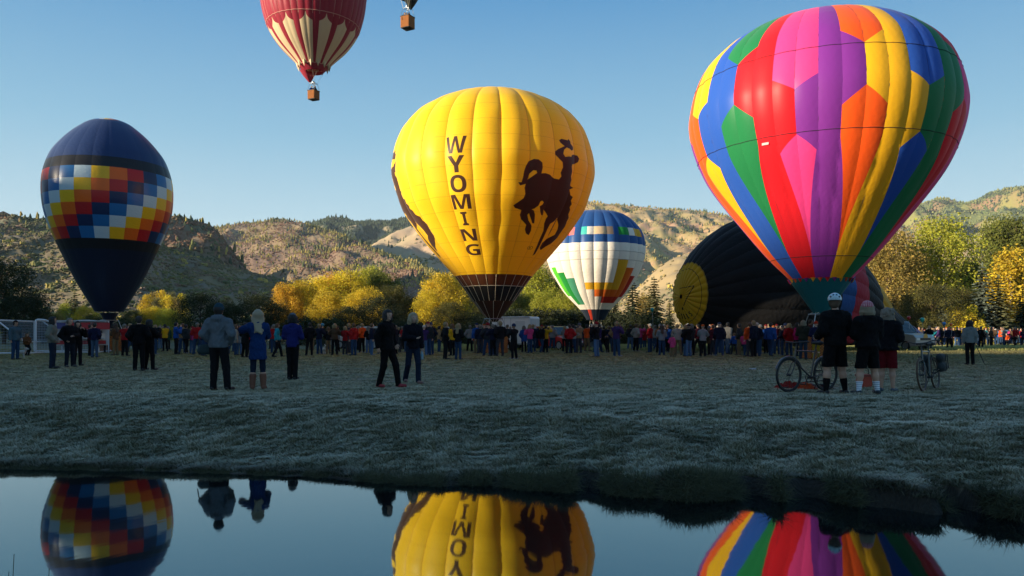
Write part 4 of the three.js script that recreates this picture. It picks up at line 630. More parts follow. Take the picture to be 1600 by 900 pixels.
function nets(sdf, lo, hi, cell, colorFn) {        // naive surface nets on a box
  const n = lo.map((v, i) => Math.max(3, Math.ceil((hi[i] - v) / cell) + 1)), [nx, ny, nz] = n, val = new Float32Array(nx * ny * nz), B = 4;
  for (let bz = 0; bz < nz; bz += B) for (let by = 0; by < ny; by += B) for (let bx = 0; bx < nx; bx += B) {
    const c = sdf(lo[0] + (bx + B / 2) * cell, lo[1] + (by + B / 2) * cell, lo[2] + (bz + B / 2) * cell), off = Math.abs(c) > cell * B * 1.35 + 0.03;
    for (let k = bz; k < Math.min(nz, bz + B); k++) for (let j = by; j < Math.min(ny, by + B); j++) for (let i = bx; i < Math.min(nx, bx + B); i++) val[(k * ny + j) * nx + i] = off ? c : sdf(lo[0] + i * cell, lo[1] + j * cell, lo[2] + k * cell);
  }
  const at3 = (i, j, k) => val[(k * ny + j) * nx + i], id = new Int32Array(nx * ny * nz).fill(-1), pos = [], nor = [], col = [], idx = [];
  const C = [[0, 0, 0], [1, 0, 0], [0, 1, 0], [1, 1, 0], [0, 0, 1], [1, 0, 1], [0, 1, 1], [1, 1, 1]], E = [[0, 1], [2, 3], [4, 5], [6, 7], [0, 2], [1, 3], [4, 6], [5, 7], [0, 4], [1, 5], [2, 6], [3, 7]];
  for (let k = 0; k < nz - 1; k++) for (let j = 0; j < ny - 1; j++) for (let i = 0; i < nx - 1; i++) {
    const v = C.map((c) => at3(i + c[0], j + c[1], k + c[2])); let m = 0; for (let q = 0; q < 8; q++) if (v[q] < 0) m++; if (!m || m === 8) continue;
    let x = 0, y = 0, z = 0, c = 0; for (const [p, q] of E) if ((v[p] < 0) !== (v[q] < 0)) { const t = v[p] / (v[p] - v[q]); x += C[p][0] + (C[q][0] - C[p][0]) * t; y += C[p][1] + (C[q][1] - C[p][1]) * t; z += C[p][2] + (C[q][2] - C[p][2]) * t; c++; }
    id[(k * ny + j) * nx + i] = pos.length / 3; const X = lo[0] + (i + x / c) * cell, Y = lo[1] + (j + y / c) * cell, Z = lo[2] + (k + z / c) * cell, e = cell * 0.6;
    pos.push(X, Y, Z); const g = [sdf(X + e, Y, Z) - sdf(X - e, Y, Z), sdf(X, Y + e, Z) - sdf(X, Y - e, Z), sdf(X, Y, Z + e) - sdf(X, Y, Z - e)], l = Math.hypot(...g) || 1; nor.push(g[0] / l, g[1] / l, g[2] / l);
    if (colorFn) col.push(...colorFn(X, Y, Z));
  }
  const quad = (a, b, c, d, flip) => { if (a < 0 || b < 0 || c < 0 || d < 0) return; flip ? idx.push(a, c, b, a, d, c) : idx.push(a, b, c, a, c, d); };
  const I = (i, j, k) => id[(k * ny + j) * nx + i];
  for (let k = 1; k < nz - 1; k++) for (let j = 1; j < ny - 1; j++) for (let i = 1; i < nx - 1; i++) {
    const s = at3(i, j, k) < 0;
    if (s !== at3(i + 1, j, k) < 0) quad(I(i, j - 1, k - 1), I(i, j, k - 1), I(i, j, k), I(i, j - 1, k), !s);
    if (s !== at3(i, j + 1, k) < 0) quad(I(i - 1, j, k - 1), I(i - 1, j, k), I(i, j, k), I(i, j, k - 1), !s);
    if (s !== at3(i, j, k + 1) < 0) quad(I(i - 1, j - 1, k), I(i, j - 1, k), I(i, j, k), I(i - 1, j, k), !s);
  }
  const g = new THREE.BufferGeometry(); g.setAttribute('position', new THREE.Float32BufferAttribute(pos, 3)); g.setAttribute('normal', new THREE.Float32BufferAttribute(nor, 3)); if (colorFn) g.setAttribute('color', new THREE.Float32BufferAttribute(col, 3)); g.setIndex(idx); return g;
}
function bonesMesh(bones, cell, k, { cut, colorFn, pad = 0.05, folds = 0 } = {}) {
  const lo = [9, 9, 9], hi = [-9, -9, -9]; for (const o of bones) for (const [p, r] of [[o.a, o.ra], [o.b, o.rb]]) for (let i = 0; i < 3; i++) { lo[i] = Math.min(lo[i], p[i] - r - pad); hi[i] = Math.max(hi[i], p[i] + r + pad); }
  let f = field(bones, k); if (folds) { const f0 = f; f = (x, y, z) => { const d = f0(x, y, z); return Math.abs(d) < 0.035 ? d + folds * (n3(x * 11 + 3, y * 8, z * 11) + 0.6 * n3(x * 23, y * 15 + x * 9, z * 23 + 7)) : d; }; } return nets(cut ? (x, y, z) => Math.max(f(x, y, z), cut(x, y, z)) : f, lo, hi, cell, colorFn);
}
function weld(list) {      // several indexed pieces with position, normal and colour -> one geometry
  const pos = [], nor = [], col = [], idx = []; for (const g of list) { const o = pos.length / 3, p = g.attributes.position.array, q = g.attributes.normal.array, c = g.attributes.color?.array; for (let i = 0; i < p.length; i++) { pos.push(p[i]); nor.push(q[i]); col.push(c ? c[i] : 1); } for (const i of g.index.array) idx.push(i + o); }
  const g = new THREE.BufferGeometry(); g.setAttribute('position', new THREE.Float32BufferAttribute(pos, 3)); g.setAttribute('normal', new THREE.Float32BufferAttribute(nor, 3)); g.setAttribute('color', new THREE.Float32BufferAttribute(col, 3)); g.setIndex(idx); return g;
}
const vadd = (a, b, t = 1) => [a[0] + b[0] * t, a[1] + b[1] * t, a[2] + b[2] * t], vsub = (a, b) => [a[0] - b[0], a[1] - b[1], a[2] - b[2]], vlen = (a) => Math.hypot(...a), vnorm = (a) => { const l = vlen(a) || 1; return [a[0] / l, a[1] / l, a[2] / l]; }, vcross = (a, b) => [a[1] * b[2] - a[2] * b[1], a[2] * b[0] - a[0] * b[2], a[0] * b[1] - a[1] * b[0]];
// Geometry of one figure, 1.75 m tall, facing +z, its left at +x. pose: arms [elbow, wrist] for left and right, legs [knee, ankle], head turn and tilt, lean.
const ARMS = {
  down: [[0.235, 1.15, -0.02], [0.245, 0.9, 0.03]], pocket: [[0.3, 1.14, -0.07], [0.2, 0.98, 0.08]], camera: [[0.24, 1.2, 0.18], [0.06, 1.5, 0.24]], phone: [[0.27, 1.2, 0.14], [0.1, 1.42, 0.34]], up: [[0.34, 1.38, 0.12], [0.24, 1.62, 0.2]],
  folded: [[0.25, 1.14, 0.04], [0.02, 1.13, 0.19]], carry: [[0.26, 1.14, -0.02], [0.2, 1.05, 0.2]], swing: [[0.23, 1.16, -0.1], [0.25, 0.93, -0.06]], swingFront: [[0.23, 1.15, 0.03], [0.22, 0.96, 0.18]], hip: [[0.36, 1.17, -0.08], [0.2, 1.02, 0.05]], reach: [[0.42, 1.36, 0.12], [0.3, 1.46, 0.34]], behind: [[0.26, 1.16, -0.1], [0.08, 1.0, -0.17]],
};
const LEGS = { stand: [[0.1, 0.49, 0.01], [0.115, 0.085, -0.015]], wide: [[0.14, 0.49, 0.02], [0.19, 0.085, -0.01]], fore: [[0.1, 0.5, 0.17], [0.1, 0.09, 0.24]], back: [[0.1, 0.49, -0.03], [0.1, 0.14, -0.36]], narrow: [[0.075, 0.49, 0.01], [0.07, 0.085, -0.015]], stride: [[0.1, 0.5, 0.11], [0.11, 0.085, 0.1]], bent: [[0.11, 0.52, 0.2], [0.11, 0.1, 0.02]] };
function figure(o) {
  const { female = false, armL = 'down', armR = 'down', legL = 'stand', legR = 'stand', turn = 0, nod = 0, cell = 0.015, fine = 0.006, legwear = 'trousers', coat = 0, loose = 0, hair = 'short', hood = false, lean = 0, heft = 1 } = o;
  const sh = (female ? 0.165 : 0.19) * heft, sides = [[1, ARMS[armL] ?? armL, LEGS[legL] ?? legL], [-1, ARMS[armR] ?? armR, LEGS[legR] ?? legR]], m = (p, s) => [p[0] * s, p[1], p[2]], lz = (y) => lean * Math.max(0, y - 0.95), P = (p) => [p[0], p[1], p[2] + lz(p[1])];
  const head = P([0, 1.63, 0.02]), neck = P([0, 1.46, -0.01]), chest = P([0, 1.27, 0]), waist = P([0, 1.06, 0]), hip = [0, 0.93, 0], w = (female ? 0.9 : 1) * heft;
  const G = {}, torso = [bone(chest, waist, 0.145 * w, 0.125 * w, 0.72), bone(waist, hip, 0.125 * w, 0.15 * w, 0.78), bone(P([sh - 0.045, 1.365, -0.005]), P([-sh + 0.045, 1.365, -0.005]), 0.066, 0.066, 0.9), bone(P([0, 1.455, -0.02]), P([sh - 0.02, 1.375, -0.01]), 0.05, 0.045), bone(P([0, 1.455, -0.02]), P([-sh + 0.02, 1.375, -0.01]), 0.05, 0.045), bone(P([0.06, 1.3, 0.01]), P([-0.06, 1.3, 0.01]), 0.125 * w, 0.125 * w, 0.75)];
  const arms = [], legs = [], forearms = [], joints = [];
  for (const [s, A, Lg] of sides) {
    const S = P([s * sh, 1.375, -0.01]), el = P(m(A[0], s * (female ? 0.9 : 1))), wr = P(m(A[1], s * (female ? 0.9 : 1))); arms.push(bone(S, el, 0.052, 0.041)); forearms.push(bone(el, wr, 0.042, 0.028)); joints.push({ s, el, wr });
    const H = [s * 0.088, 0.9, 0], K = m(Lg[0], s), An = m(Lg[1], s); legs.push({ s, H, K, An, thigh: bone(H, K, 0.088 * w, 0.058 * w), calf: bone(K, vadd(K, vsub(An, K), 0.35), 0.056 * w, 0.057 * w), shank: bone(vadd(K, vsub(An, K), 0.35), An, 0.057 * w, 0.036) });
  }
  // head, turned and tilted about the neck
  const ct = Math.cos(turn), st = Math.sin(turn), cn = Math.cos(nod), sn = Math.sin(nod), H = (x, y, z) => { const y1 = y * cn - z * sn, z1 = y * sn + z * cn; return [head[0] + x * ct + z1 * st, head[1] + y1, head[2] - x * st + z1 * ct]; };   // nod < 0 looks up
  const hk = (a, b, ra, rb = ra, k = 0.02) => ({ ...bone(H(...a), H(...b), ra, rb), k });
  const skull = [hk([0, 0.022, -0.018], [0, 0.03, 0.012], 0.088, 0.084, 0.03), hk([0, -0.045, 0.03], [0, -0.075, 0.045], 0.056, 0.036, 0.04), hk([0, 0.005, 0.088], [0, -0.022, 0.105], 0.01, 0.0135, 0.014), hk([-0.022, -0.05, 0.08], [0.022, -0.05, 0.08], 0.01, 0.01, 0.012), hk([-0.04, 0.028, 0.075], [0.04, 0.028, 0.075], 0.014, 0.014, 0.014), hk([0.082, -0.005, -0.005], [0.086, 0.02, -0.014], 0.011, 0.014, 0.008), hk([-0.082, -0.005, -0.005], [-0.086, 0.02, -0.014], 0.011, 0.014, 0.008)];
  const eyes = [H(0.031, 0.008, 0.083), H(-0.031, 0.008, 0.083)], lips = H(0, -0.05, 0.092);
  const tone = (x, y, z) => { for (const e of eyes) if (Math.hypot(x - e[0], y - e[1], z - e[2]) < 0.011) return [0.12, 0.1, 0.1]; return Math.hypot(x - lips[0], (y - lips[1]) * 2, z - lips[2]) < 0.022 ? [0.8, 0.5, 0.5] : [1, 1, 1]; };
  const neckBone = bone(neck, H(0, -0.03, -0.02), 0.055 * (female ? 0.85 : 1), 0.052 * (female ? 0.85 : 1));
  const body = weld([bonesMesh([...torso.map((b) => ({ ...b, ra: b.ra * 0.9, rb: b.rb * 0.9 })), neckBone, ...arms.map((b) => bone(b.a, b.b, b.ra * 0.85, b.rb * 0.85)), ...forearms, ...legs.flatMap((l) => legwear === 'trousers' ? [bone(l.H, l.K, 0.07, 0.045), bone(l.K, l.An, 0.045, 0.033)] : [l.thigh, l.calf, l.shank])], Math.max(cell, 0.016), 0.04),
    bonesMesh([...skull, neckBone], fine, 0.03, { colorFn: tone, pad: 0.02 }), ...joints.map((j) => hand(j, fine))]);
  G.body = body;
  // clothing
  const thick = 0.014 + loose, collar = neck[1] + 0.045, sleeves = [...arms.map((b) => bone(b.a, b.b, b.ra + thick + 0.004, b.rb + thick + 0.006)), ...forearms.map((b) => bone(b.a, vadd(b.a, vsub(b.b, b.a), 0.97), b.ra + thick + 0.004, b.rb + thick + 0.006))];
  const hemY = 0.93 - (coat || 0.06), skirt = coat ? [bone([0, 0.95, 0], [0, hemY + 0.05, 0], 0.165 * w + loose, 0.19 * w + loose, 0.8)] : [bone([0, 0.98, 0], [0, hemY + 0.04, 0], 0.145 * w + loose, 0.15 * w + loose, 0.82)];
  const jb = [...torso.map((b) => bone(b.a, b.b, b.ra + thick, b.rb + thick, b.flat)), ...sleeves, bone(P([0, 1.43, -0.01]), P([0, 1.475, -0.005]), 0.075, 0.067), ...skirt];
  if (hood) jb.push(bone(P([-0.07, 1.45, -0.085]), P([0.07, 1.45, -0.085]), 0.06), bone(P([-0.06, 1.49, -0.06]), P([0.06, 1.49, -0.06]), 0.045));
  G.jacket = bonesMesh(jb, cell, 0.035, { folds: 0.008, cut: (x, y, z) => Math.max(hemY - y, y - collar - (hood ? 0.06 : 0)) });
  if (legwear === 'trousers' || legwear === 'leggings') { const q = legwear === 'leggings' ? 0.01 : 0.02; G.trousers = bonesMesh([bone([0, 1.0, 0], hip, 0.135 * w, 0.15 * w, 0.8), ...legs.flatMap((l) => [bone(l.H, l.K, 0.088 * w + q * 0.6, 0.058 * w + q * 0.8), bone(l.K, vadd(l.An, [0, -0.02, 0]), 0.058 * w + q * 0.8, 0.04 + q * 1.2)])], cell, 0.03, { folds: legwear === 'leggings' ? 0 : 0.005, cut: (x, y, z) => Math.max(y - 1.02, 0.03 - y) }); }
  if (legwear === 'shorts') G.shorts = bonesMesh([bone([0, 1.0, 0], hip, 0.135 * w, 0.155 * w, 0.8), ...legs.map((l) => bone(l.H, vadd(l.K, [0, -0.02, 0]), 0.1 * w, 0.1 * w))], cell, 0.03, { folds: 0.006, cut: (x, y, z) => Math.max(y - 1.02, 0.5 - y) });
  if (o.socks) G.sock = legs.map((l) => bonesMesh([bone(vadd(l.K, vsub(l.An, l.K), 1 - o.socks), vadd(l.K, vsub(l.An, l.K), 0.6), 0.058 * w, 0.055 * w), bone(vadd(l.K, vsub(l.An, l.K), 0.6), l.An, 0.055 * w, 0.042)], cell, 0.02, { cut: (x, y, z) => y - lerp(l.An[1], l.K[1], o.socks) }));
  const boot = o.boots ?? 0;
  G.shoe = legs.map((l) => { const a = l.An, up = a[1] > 0.12 ? 0.5 : 0, toe = [a[0] + l.s * 0.035, a[1] - 0.045 - up * 0.06, a[2] + 0.165 - up * 0.03]; return bonesMesh([bone([a[0], a[1] - 0.035 + up * 0.02, a[2] - 0.035], [a[0], a[1] - 0.04, a[2] + 0.04], 0.043, 0.045), bone([a[0], a[1] - 0.045, a[2] + 0.04], toe, 0.045, 0.036), ...(boot ? [bone(a, vadd(a, vsub(l.K, a), boot), 0.06, 0.075)] : [])], Math.min(cell, 0.013), 0.02, { cut: a[1] < 0.12 ? (x, y) => 0.004 - y : undefined }); });
  // hair and hats
  const scalp = (grow) => [hk([0, 0.032, -0.024], [0, 0.042, 0.008], 0.095 + grow, 0.088 + grow, 0.03), hk([0, -0.035, -0.05], [0, 0, -0.04], 0.068 + grow, 0.08 + grow, 0.03)], face = (x, y, z) => { const q = [x - head[0], y - head[1], z - head[2]], lx = q[0] * ct - q[2] * st, z1 = q[0] * st + q[2] * ct, ly = q[1] * cn + z1 * sn, lz2 = -q[1] * sn + z1 * cn; return [lx, ly, lz2]; };
  const bare = (x, y, z) => { const [lx, ly, lz2] = face(x, y, z); return Math.min(lz2 - 0.045, 0.062 - ly); };       // the face is left open
  if (hair === 'short') G.hair = bonesMesh(scalp(0.006), fine * 1.3, 0.03, { cut: bare });
  if (hair === 'bob' || hair === 'long' || hair === 'curly') {
    const r = rngOf(o.seed ?? 3), L = hair === 'long' ? -0.33 : hair === 'bob' ? -0.13 : -0.14, locks = scalp(0.012); for (let k = 0; k < 13; k++) { const q = (k - 6) / 6 * 1.95, X = Math.sin(q) * 0.088, Z = -Math.cos(q) * 0.08 - 0.005, j = () => (r() - 0.5) * 0.03; locks.push(hk([X, 0.03, Z], [X * 1.15 + j(), -0.07 + j(), Z * 1.1 + j() * 0.5], 0.034, 0.03), hk([X * 1.15 + j(), -0.07, Z * 1.1], [X * (hair === 'long' ? 0.95 : 1.25) + j(), L + (r() - 0.5) * 0.06, (hair === 'long' ? Math.min(Z, 0.0) * 1.2 - 0.075 + Math.min(0, nod) * 0.36 : Z * 0.95 - 0.01) + j() * 0.5], 0.031, hair === 'curly' ? 0.032 : hair === 'long' ? 0.021 : 0.015)); }
    if (hair === 'curly') for (let k = 0; k < 46; k++) { const a = r() * 6.28, y = -0.12 + 0.24 * r(), q = 0.108 * Math.sqrt(1 - ((y - 0.02) / 0.2) ** 2), X = Math.sin(a) * q, Z = Math.cos(a) * q - 0.02; if (Z > 0.045 && y < 0.06) continue; locks.push(hk([X, y, Z], [X * 1.12, y - 0.02, Z * 1.12], 0.022, 0.02)); }
    G.hair = bonesMesh(locks, fine * 1.2, 0.012, { cut: bare });
  }
  if (o.hat === 'beanie') { G.beanie = bonesMesh([hk([0, 0.04, -0.02], [0, 0.055, 0.0], 0.1, 0.096, 0.03), hk([0, 0.09, -0.03], [0, 0.12, -0.035], 0.06, 0.03, 0.03)], fine * 1.3, 0.03, { cut: (x, y, z) => 0.018 - face(x, y, z)[1] }); G.beanie_fold = bonesMesh([hk([0, 0.036, -0.02], [0, 0.04, 0.0], 0.107, 0.103, 0.03)], fine * 1.3, 0.03, { cut: (x, y, z) => { const q = face(x, y, z)[1]; return Math.max(0.012 - q, q - 0.052); } }); }
  if (o.hat === 'cap' || o.hat === 'visor') { G.cap = bonesMesh([hk([0, 0.04, -0.02], [0, 0.05, 0.005], 0.1, 0.097, 0.03)], fine * 1.3, 0.03, { cut: (x, y, z) => 0.045 - face(x, y, z)[1] }); G.cap_peak = bonesMesh([hk([-0.03, 0.052, 0.1], [0.03, 0.052, 0.1], 0.05), hk([0, 0.05, 0.12], [0, 0.045, 0.135], 0.05)], fine * 1.3, 0.02, { cut: (x, y, z) => { const q = face(x, y, z)[1]; return Math.max(Math.abs(q - 0.05) - 0.008, 0.04 - face(x, y, z)[2]); } }); }
  if (o.hat === 'round') G.cap = bonesMesh([hk([0, 0.045, -0.025], [0, 0.055, 0.0], 0.112, 0.105, 0.03)], 0.0035, 0.03, { cut: (x, y, z) => { const [, b, c] = face(x, y, z); return 0.0 + 0.3 * c - b + 0.01; }, colorFn: (x, y, z) => { const [a, b, c] = face(x, y, z), u = Math.atan2(a, c) * 4.0, v = b * 38, q = [(u - Math.round(u)), (v - Math.round(v))]; return Math.hypot(...q) < 0.3 ? [0.55, 0.42, 0.44] : [0.3, 0.03, 0.06]; } });
  if (o.hat === 'helmet') {
    const shell = field([hk([0, 0.05, -0.055], [0, 0.06, 0.045], 0.112, 0.104, 0.03), hk([0, 0.085, -0.1], [0, 0.07, -0.06], 0.07, 0.09, 0.05)], 0.03), slots = field([-0.072, -0.026, 0.026, 0.072].flatMap((x) => [[-0.15, -0.085], [-0.045, 0.02], [0.06, 0.13]].map(([z0, z1]) => { const y = 0.165 - Math.abs(x) * 0.55 - Math.max(0, -z0 - 0.06) * 0.35 - Math.max(0, z1 - 0.05) * 0.5; return hk([x, y, z0], [x * 0.9, y, z1], 0.0165, 0.0135, 0.001); })), 0.001);
    const c0 = H(0, 0.05, 0); G.helmet_shell = nets((x, y, z) => Math.max(shell(x, y, z), -slots(x, y, z), 0.035 - face(x, y, z)[1]), [c0[0] - 0.22, c0[1] - 0.12, c0[2] - 0.22], [c0[0] + 0.22, c0[1] + 0.17, c0[2] + 0.22], 0.0045);
    G.helmet_liner = bonesMesh([hk([0, 0.04, -0.02], [0, 0.055, 0.005], 0.103, 0.098, 0.03)], fine * 1.3, 0.03, { cut: (x, y, z) => 0.03 - face(x, y, z)[1] });
    G.helmet_strap = mergeGeometries([tube([V(...H(0.09, 0.03, 0.01)), V(...H(0.08, -0.05, 0.03)), V(...H(0, -0.112, 0.045)), V(...H(-0.08, -0.05, 0.03)), V(...H(-0.09, 0.03, 0.01))], 0.006, 20, 5)]);
  }
  G.joints = joints; G.H = H; return G;
}
function hand({ s, el, wr }, cell) {        // palm, four bent fingers of unequal length and a thumb from the side of the palm
  const d = vnorm(vsub(wr, el)), side = vnorm(vcross(d, [0, 0, s])), up0 = vlen(vcross(d, [0, 0, s])) < 0.2 ? [1, 0, 0] : side, across = vnorm(vcross(up0, d)), palmN = up0, L = 0.085, bs = [bone(vadd(wr, d, -0.02), vadd(wr, d, 0.012), 0.026, 0.024)];
  const c = (u, v, w) => vadd(vadd(vadd(wr, d, u), across, v), palmN, w * -s);
  for (const v of [-0.022, 0, 0.022]) bs.push(bone(c(0.02, v * 0.75, 0), c(L, v, 0), 0.0155, 0.0125));
  [[-0.03, 0.055], [-0.011, 0.068], [0.009, 0.074], [0.028, 0.066]].forEach(([v, l]) => { const a = c(L - 0.005, v, 0), b = c(L + l * 0.42, v * 1.12, l * 0.2), e = c(L + l * 0.66, v * 1.14, l * 0.62); bs.push({ ...bone(a, b, 0.0098, 0.0092), k: 0.004 }, { ...bone(b, e, 0.0092, 0.0078), k: 0.004 }); });
  const t0 = c(0.025, 0.03, 0.005), t1 = c(0.062, 0.052, 0.02), t2 = c(0.092, 0.055, 0.032); bs.push({ ...bone(t0, t1, 0.0135, 0.0115), k: 0.008 }, { ...bone(t1, t2, 0.0112, 0.009), k: 0.006 });
  return bonesMesh(bs, Math.min(cell, 0.0055), 0.012, { pad: 0.015 });
}
const SKIN = [[0.5, 0.3, 0.21], [0.42, 0.25, 0.17], [0.25, 0.14, 0.09], [0.55, 0.35, 0.26]];
const dim = (c, k) => new THREE.Color(c).multiplyScalar(k).toArray().map((v) => +v.toFixed(4));      // measured colours are as seen in the photograph's exposure
const cloth = (c, rough = 0.9) => M(dim(c, 0.45), rough, { specularIntensity: 0.3 }), crowdCloth = (c) => M(dim(c, 0.62), 0.9, { specularIntensity: 0.3 });
function dress(root, G, look, cloth = (c, rough = 0.9) => M(dim(c, 0.45), rough, { specularIntensity: 0.3 })) {
  const skin = M(SKIN[look.skin ?? 0].map((v) => +(v * 0.75).toFixed(4)), 0.6, { vertexColors: true }); part('body', G.body, skin, root);
  const put = (name, g, mat) => g && (Array.isArray(g) ? g : [g]).forEach((q) => part(name, q, mat, root));
  put(look.jacketName ?? 'jacket', G.jacket, cloth(look.jacket)); put(look.legName ?? 'trousers', G.trousers, cloth(look.legs)); put('shorts', G.shorts, cloth(look.legs)); put('sock', G.sock, look.sockMat ?? cloth(look.socks ?? '#222')); put(look.shoeName ?? 'shoe', G.shoe, M(dim(look.shoes ?? '#1a1a1c', 0.6), 0.7));
  put('hair', G.hair, M(dim(look.hair ?? '#2c2018', 0.5), 0.75)); put('beanie', G.beanie, cloth(look.hat)); put('beanie_fold', G.beanie_fold, cloth(look.hat)); put('cap', G.cap, look.capMat ?? cloth(look.hat)); put('cap_peak', G.cap_peak, cloth(look.hat)); put('helmet_shell', G.helmet_shell, M(look.hat, 0.35)); put('helmet_liner', G.helmet_liner, M('#15181c', 0.8)); put('helmet_strap', G.helmet_strap, M('#111', 0.8));
}
const lawnY = (x, z) => bankHeight(x, z);
function person(px, feet, height, facing, label, shape, look, group) {       // facing: 0 towards the camera, 180 away, 90 towards the right of the picture
  const d = groundD(feet), x = (px - 800) / F * d, o = thing('person', label, 'person', [x, lawnY(x, -d), -d], facing * D2R, group); o.scale.setScalar(height / 1.75); const G = figure(shape); dress(o, G, look); o.userData.joints = undefined; return { o, G, d, x, s: height / 1.75 };
}
const fine = { cell: 0.013, fine: 0.0055 };
const away = 180;
const hoodieMan = person(342, 610, 1.8, away - 6, 'man in grey hoodie and teal beanie standing with his back turned', { ...fine, armL: 'pocket', armR: 'pocket', legL: 'stand', legR: 'wide', nod: -0.3, hat: 'beanie', hair: 'short', hood: true, loose: 0.02, heft: 1.06 }, { jacket: '#75808a', jacketName: 'hoodie', legs: '#1a1c21', shoes: '#0f1012', hat: '#2f5262', skin: 0 });
const coatWoman = person(403, 609, 1.67, away + 14, 'blond woman in long blue coat and brown boots taking a photo', { ...fine, female: true, armL: [[0.37, 1.31, 0.1], [0.16, 1.44, 0.33]], armR: [[0.2, 1.18, 0.2], [0.0, 1.44, 0.33]], legL: 'stand', legR: 'stand', nod: -0.2, hair: 'long', coat: 0.27, loose: 0.02, legwear: 'leggings', boots: 0.55, turn: 0.25 }, { jacket: '#16407c', jacketName: 'coat', legs: '#1a2c44', legName: 'leggings', shoes: '#7a4a34', shoeName: 'boot', hair: '#b9a98c', skin: 0 });
person(457, 594, 1.68, away, 'woman in violet blue jacket and grey beanie standing with back turned', { ...fine, female: true, armL: 'folded', armR: 'folded', legL: 'narrow', legR: 'narrow', nod: -0.22, hat: 'beanie', hair: 'bob', loose: 0.01, heft: 1.05 }, { jacket: '#28307c', legs: '#15151a', shoes: '#101012', hat: '#7d8896', hair: '#171313', skin: 0 });
person(605, 606, 1.68, 62, 'dark haired man in black suit and red shoes walking right', { ...fine, armL: 'pocket', armR: 'swing', legL: 'fore', legR: [[0.1, 0.49, -0.02], [0.1, 0.085, -0.16]], turn: -0.15, hair: 'bob', seed: 5, coat: 0.1, loose: 0.015 }, { jacket: '#0d0d10', legs: '#0e0e11', shoes: '#a02a34', hair: '#120f0e', skin: 0 });
const walker = person(645, 600, 1.66, 28, 'blond woman in navy jacket and jeans walking with a water bottle', { ...fine, female: true, armL: 'down', armR: 'folded', legL: 'stride', legR: [[0.1, 0.48, -0.05], [0.09, 0.12, -0.3]], turn: 0.2, hair: 'long', seed: 8, loose: 0.015 }, { jacket: '#12141f', legs: '#22324a', shoes: '#8a6a66', hair: '#b7a684', skin: 3 });
const cyclist = person(1305, 616, 1.93, away + 12, 'tall cyclist in white helmet, black jacket, black shorts and socks', { ...fine, armL: 'carry', armR: 'carry', legL: 'wide', legR: 'wide', turn: -0.55, nod: 0.05, hat: 'helmet', hair: 'short', loose: 0.03, legwear: 'shorts', socks: 0.78, heft: 1.06 }, { jacket: '#121316', legs: '#0f0f12', socks: '#101014', shoes: '#191a1c', hat: '#a9c3cf', hair: '#6a5540', skin: 0 });
const dotWoman = person(1356, 618, 1.76, away + 8, 'woman in red polka dot cap, black jacket, shorts and white socks', { ...fine, female: true, armL: 'folded', armR: 'folded', legL: 'wide', legR: 'wide', turn: -0.5, hat: 'round', hair: 'bob', coat: 0.04, loose: 0.04, legwear: 'shorts', socks: 0.42, heft: 1.18 }, { jacket: '#101014', legs: '#0f1015', shoes: '#1f2c38', hair: '#a89a80', skin: 0, capMat: new THREE.MeshPhysicalMaterial({ vertexColors: true, roughness: 0.8, side: THREE.DoubleSide }), sockMat: new THREE.MeshPhysicalMaterial({ color: new THREE.Color('#ffffff'), roughness: 0.9, side: THREE.DoubleSide, vertexColors: true }) });
dotWoman.o.children.filter((c) => c.name === 'sock').forEach((c) => { const p = c.geometry.attributes.position, col = new Float32Array(p.count * 3); for (let i = 0; i < p.count; i++) { const t = Math.sin(p.getY(i) * 170) > 0.35 ? [0.12, 0.22, 0.35] : [0.62, 0.68, 0.74]; col.set(t, i * 3); } c.geometry.setAttribute('color', new THREE.BufferAttribute(col, 3)); });
person(1386, 611, 1.72, away - 38, 'grey curly haired woman in dark jacket and red shorts', { ...fine, female: true, armL: 'folded', armR: 'folded', legL: 'stand', legR: 'stand', turn: 0.5, hair: 'curly', seed: 12, coat: 0.06, loose: 0.04, legwear: 'shorts', heft: 1.1 }, { jacket: '#14151d', legs: '#7c1420', shoes: '#4a5c6a', hair: '#8d8272', skin: 0 });
const caneWoman = person(1515, 570, 1.7, away - 14, 'woman in pale grey sweater and black trousers holding a stick', { cell: 0.017, fine: 0.007, female: true, armL: 'down', armR: 'down', legL: 'narrow', legR: 'stand', hair: 'bob', seed: 4, loose: 0.02 }, { jacket: '#8f9a9c', jacketName: 'sweater', legs: '#14151a', hair: '#1c1513', skin: 0 });
const mid = { cell: 0.018, fine: 0.0075 };
person(82, 576, 1.75, 108, 'man in cream jacket and jeans with black ponytail at left', { ...mid, armL: 'pocket', armR: 'pocket', hair: 'bob', seed: 6, loose: 0.025, turn: 0.2, nod: -0.1 }, { jacket: '#8d8f84', legs: '#1f3147', hair: '#121010', skin: 1 });
person(109, 574, 1.72, 60, 'grey haired man in black jacket before the goal', { ...mid, armL: 'folded', armR: 'pocket', hair: 'short', loose: 0.025, nod: -0.15 }, { jacket: '#101218', legs: '#1b2635', hair: '#77706a', shoes: '#4a4a4a', skin: 0 });
person(121, 572, 1.64, 55, 'person in black coat partly hidden behind the grey haired man', { ...mid, female: true, armL: 'phone', armR: 'phone', hair: 'bob', loose: 0.03 }, { jacket: '#0f0f13', legs: '#1a1a22', hair: '#15110f', skin: 0 });
person(217, 580, 1.72, away + 20, 'taller person in black coat of the dark couple at left', { ...mid, armL: 'pocket', armR: 'pocket', hair: 'short', loose: 0.03 }, { jacket: '#0e0f12', legs: '#101115', skin: 0 });
person(233, 579, 1.62, away - 25, 'shorter person in black jacket of the dark couple at left', { ...mid, female: true, armL: 'phone', armR: 'phone', hair: 'bob', legL: 'wide', legR: 'wide', loose: 0.035, heft: 1.1 }, { jacket: '#101012', legs: '#0f0f13', hair: '#1b1411', skin: 0 });
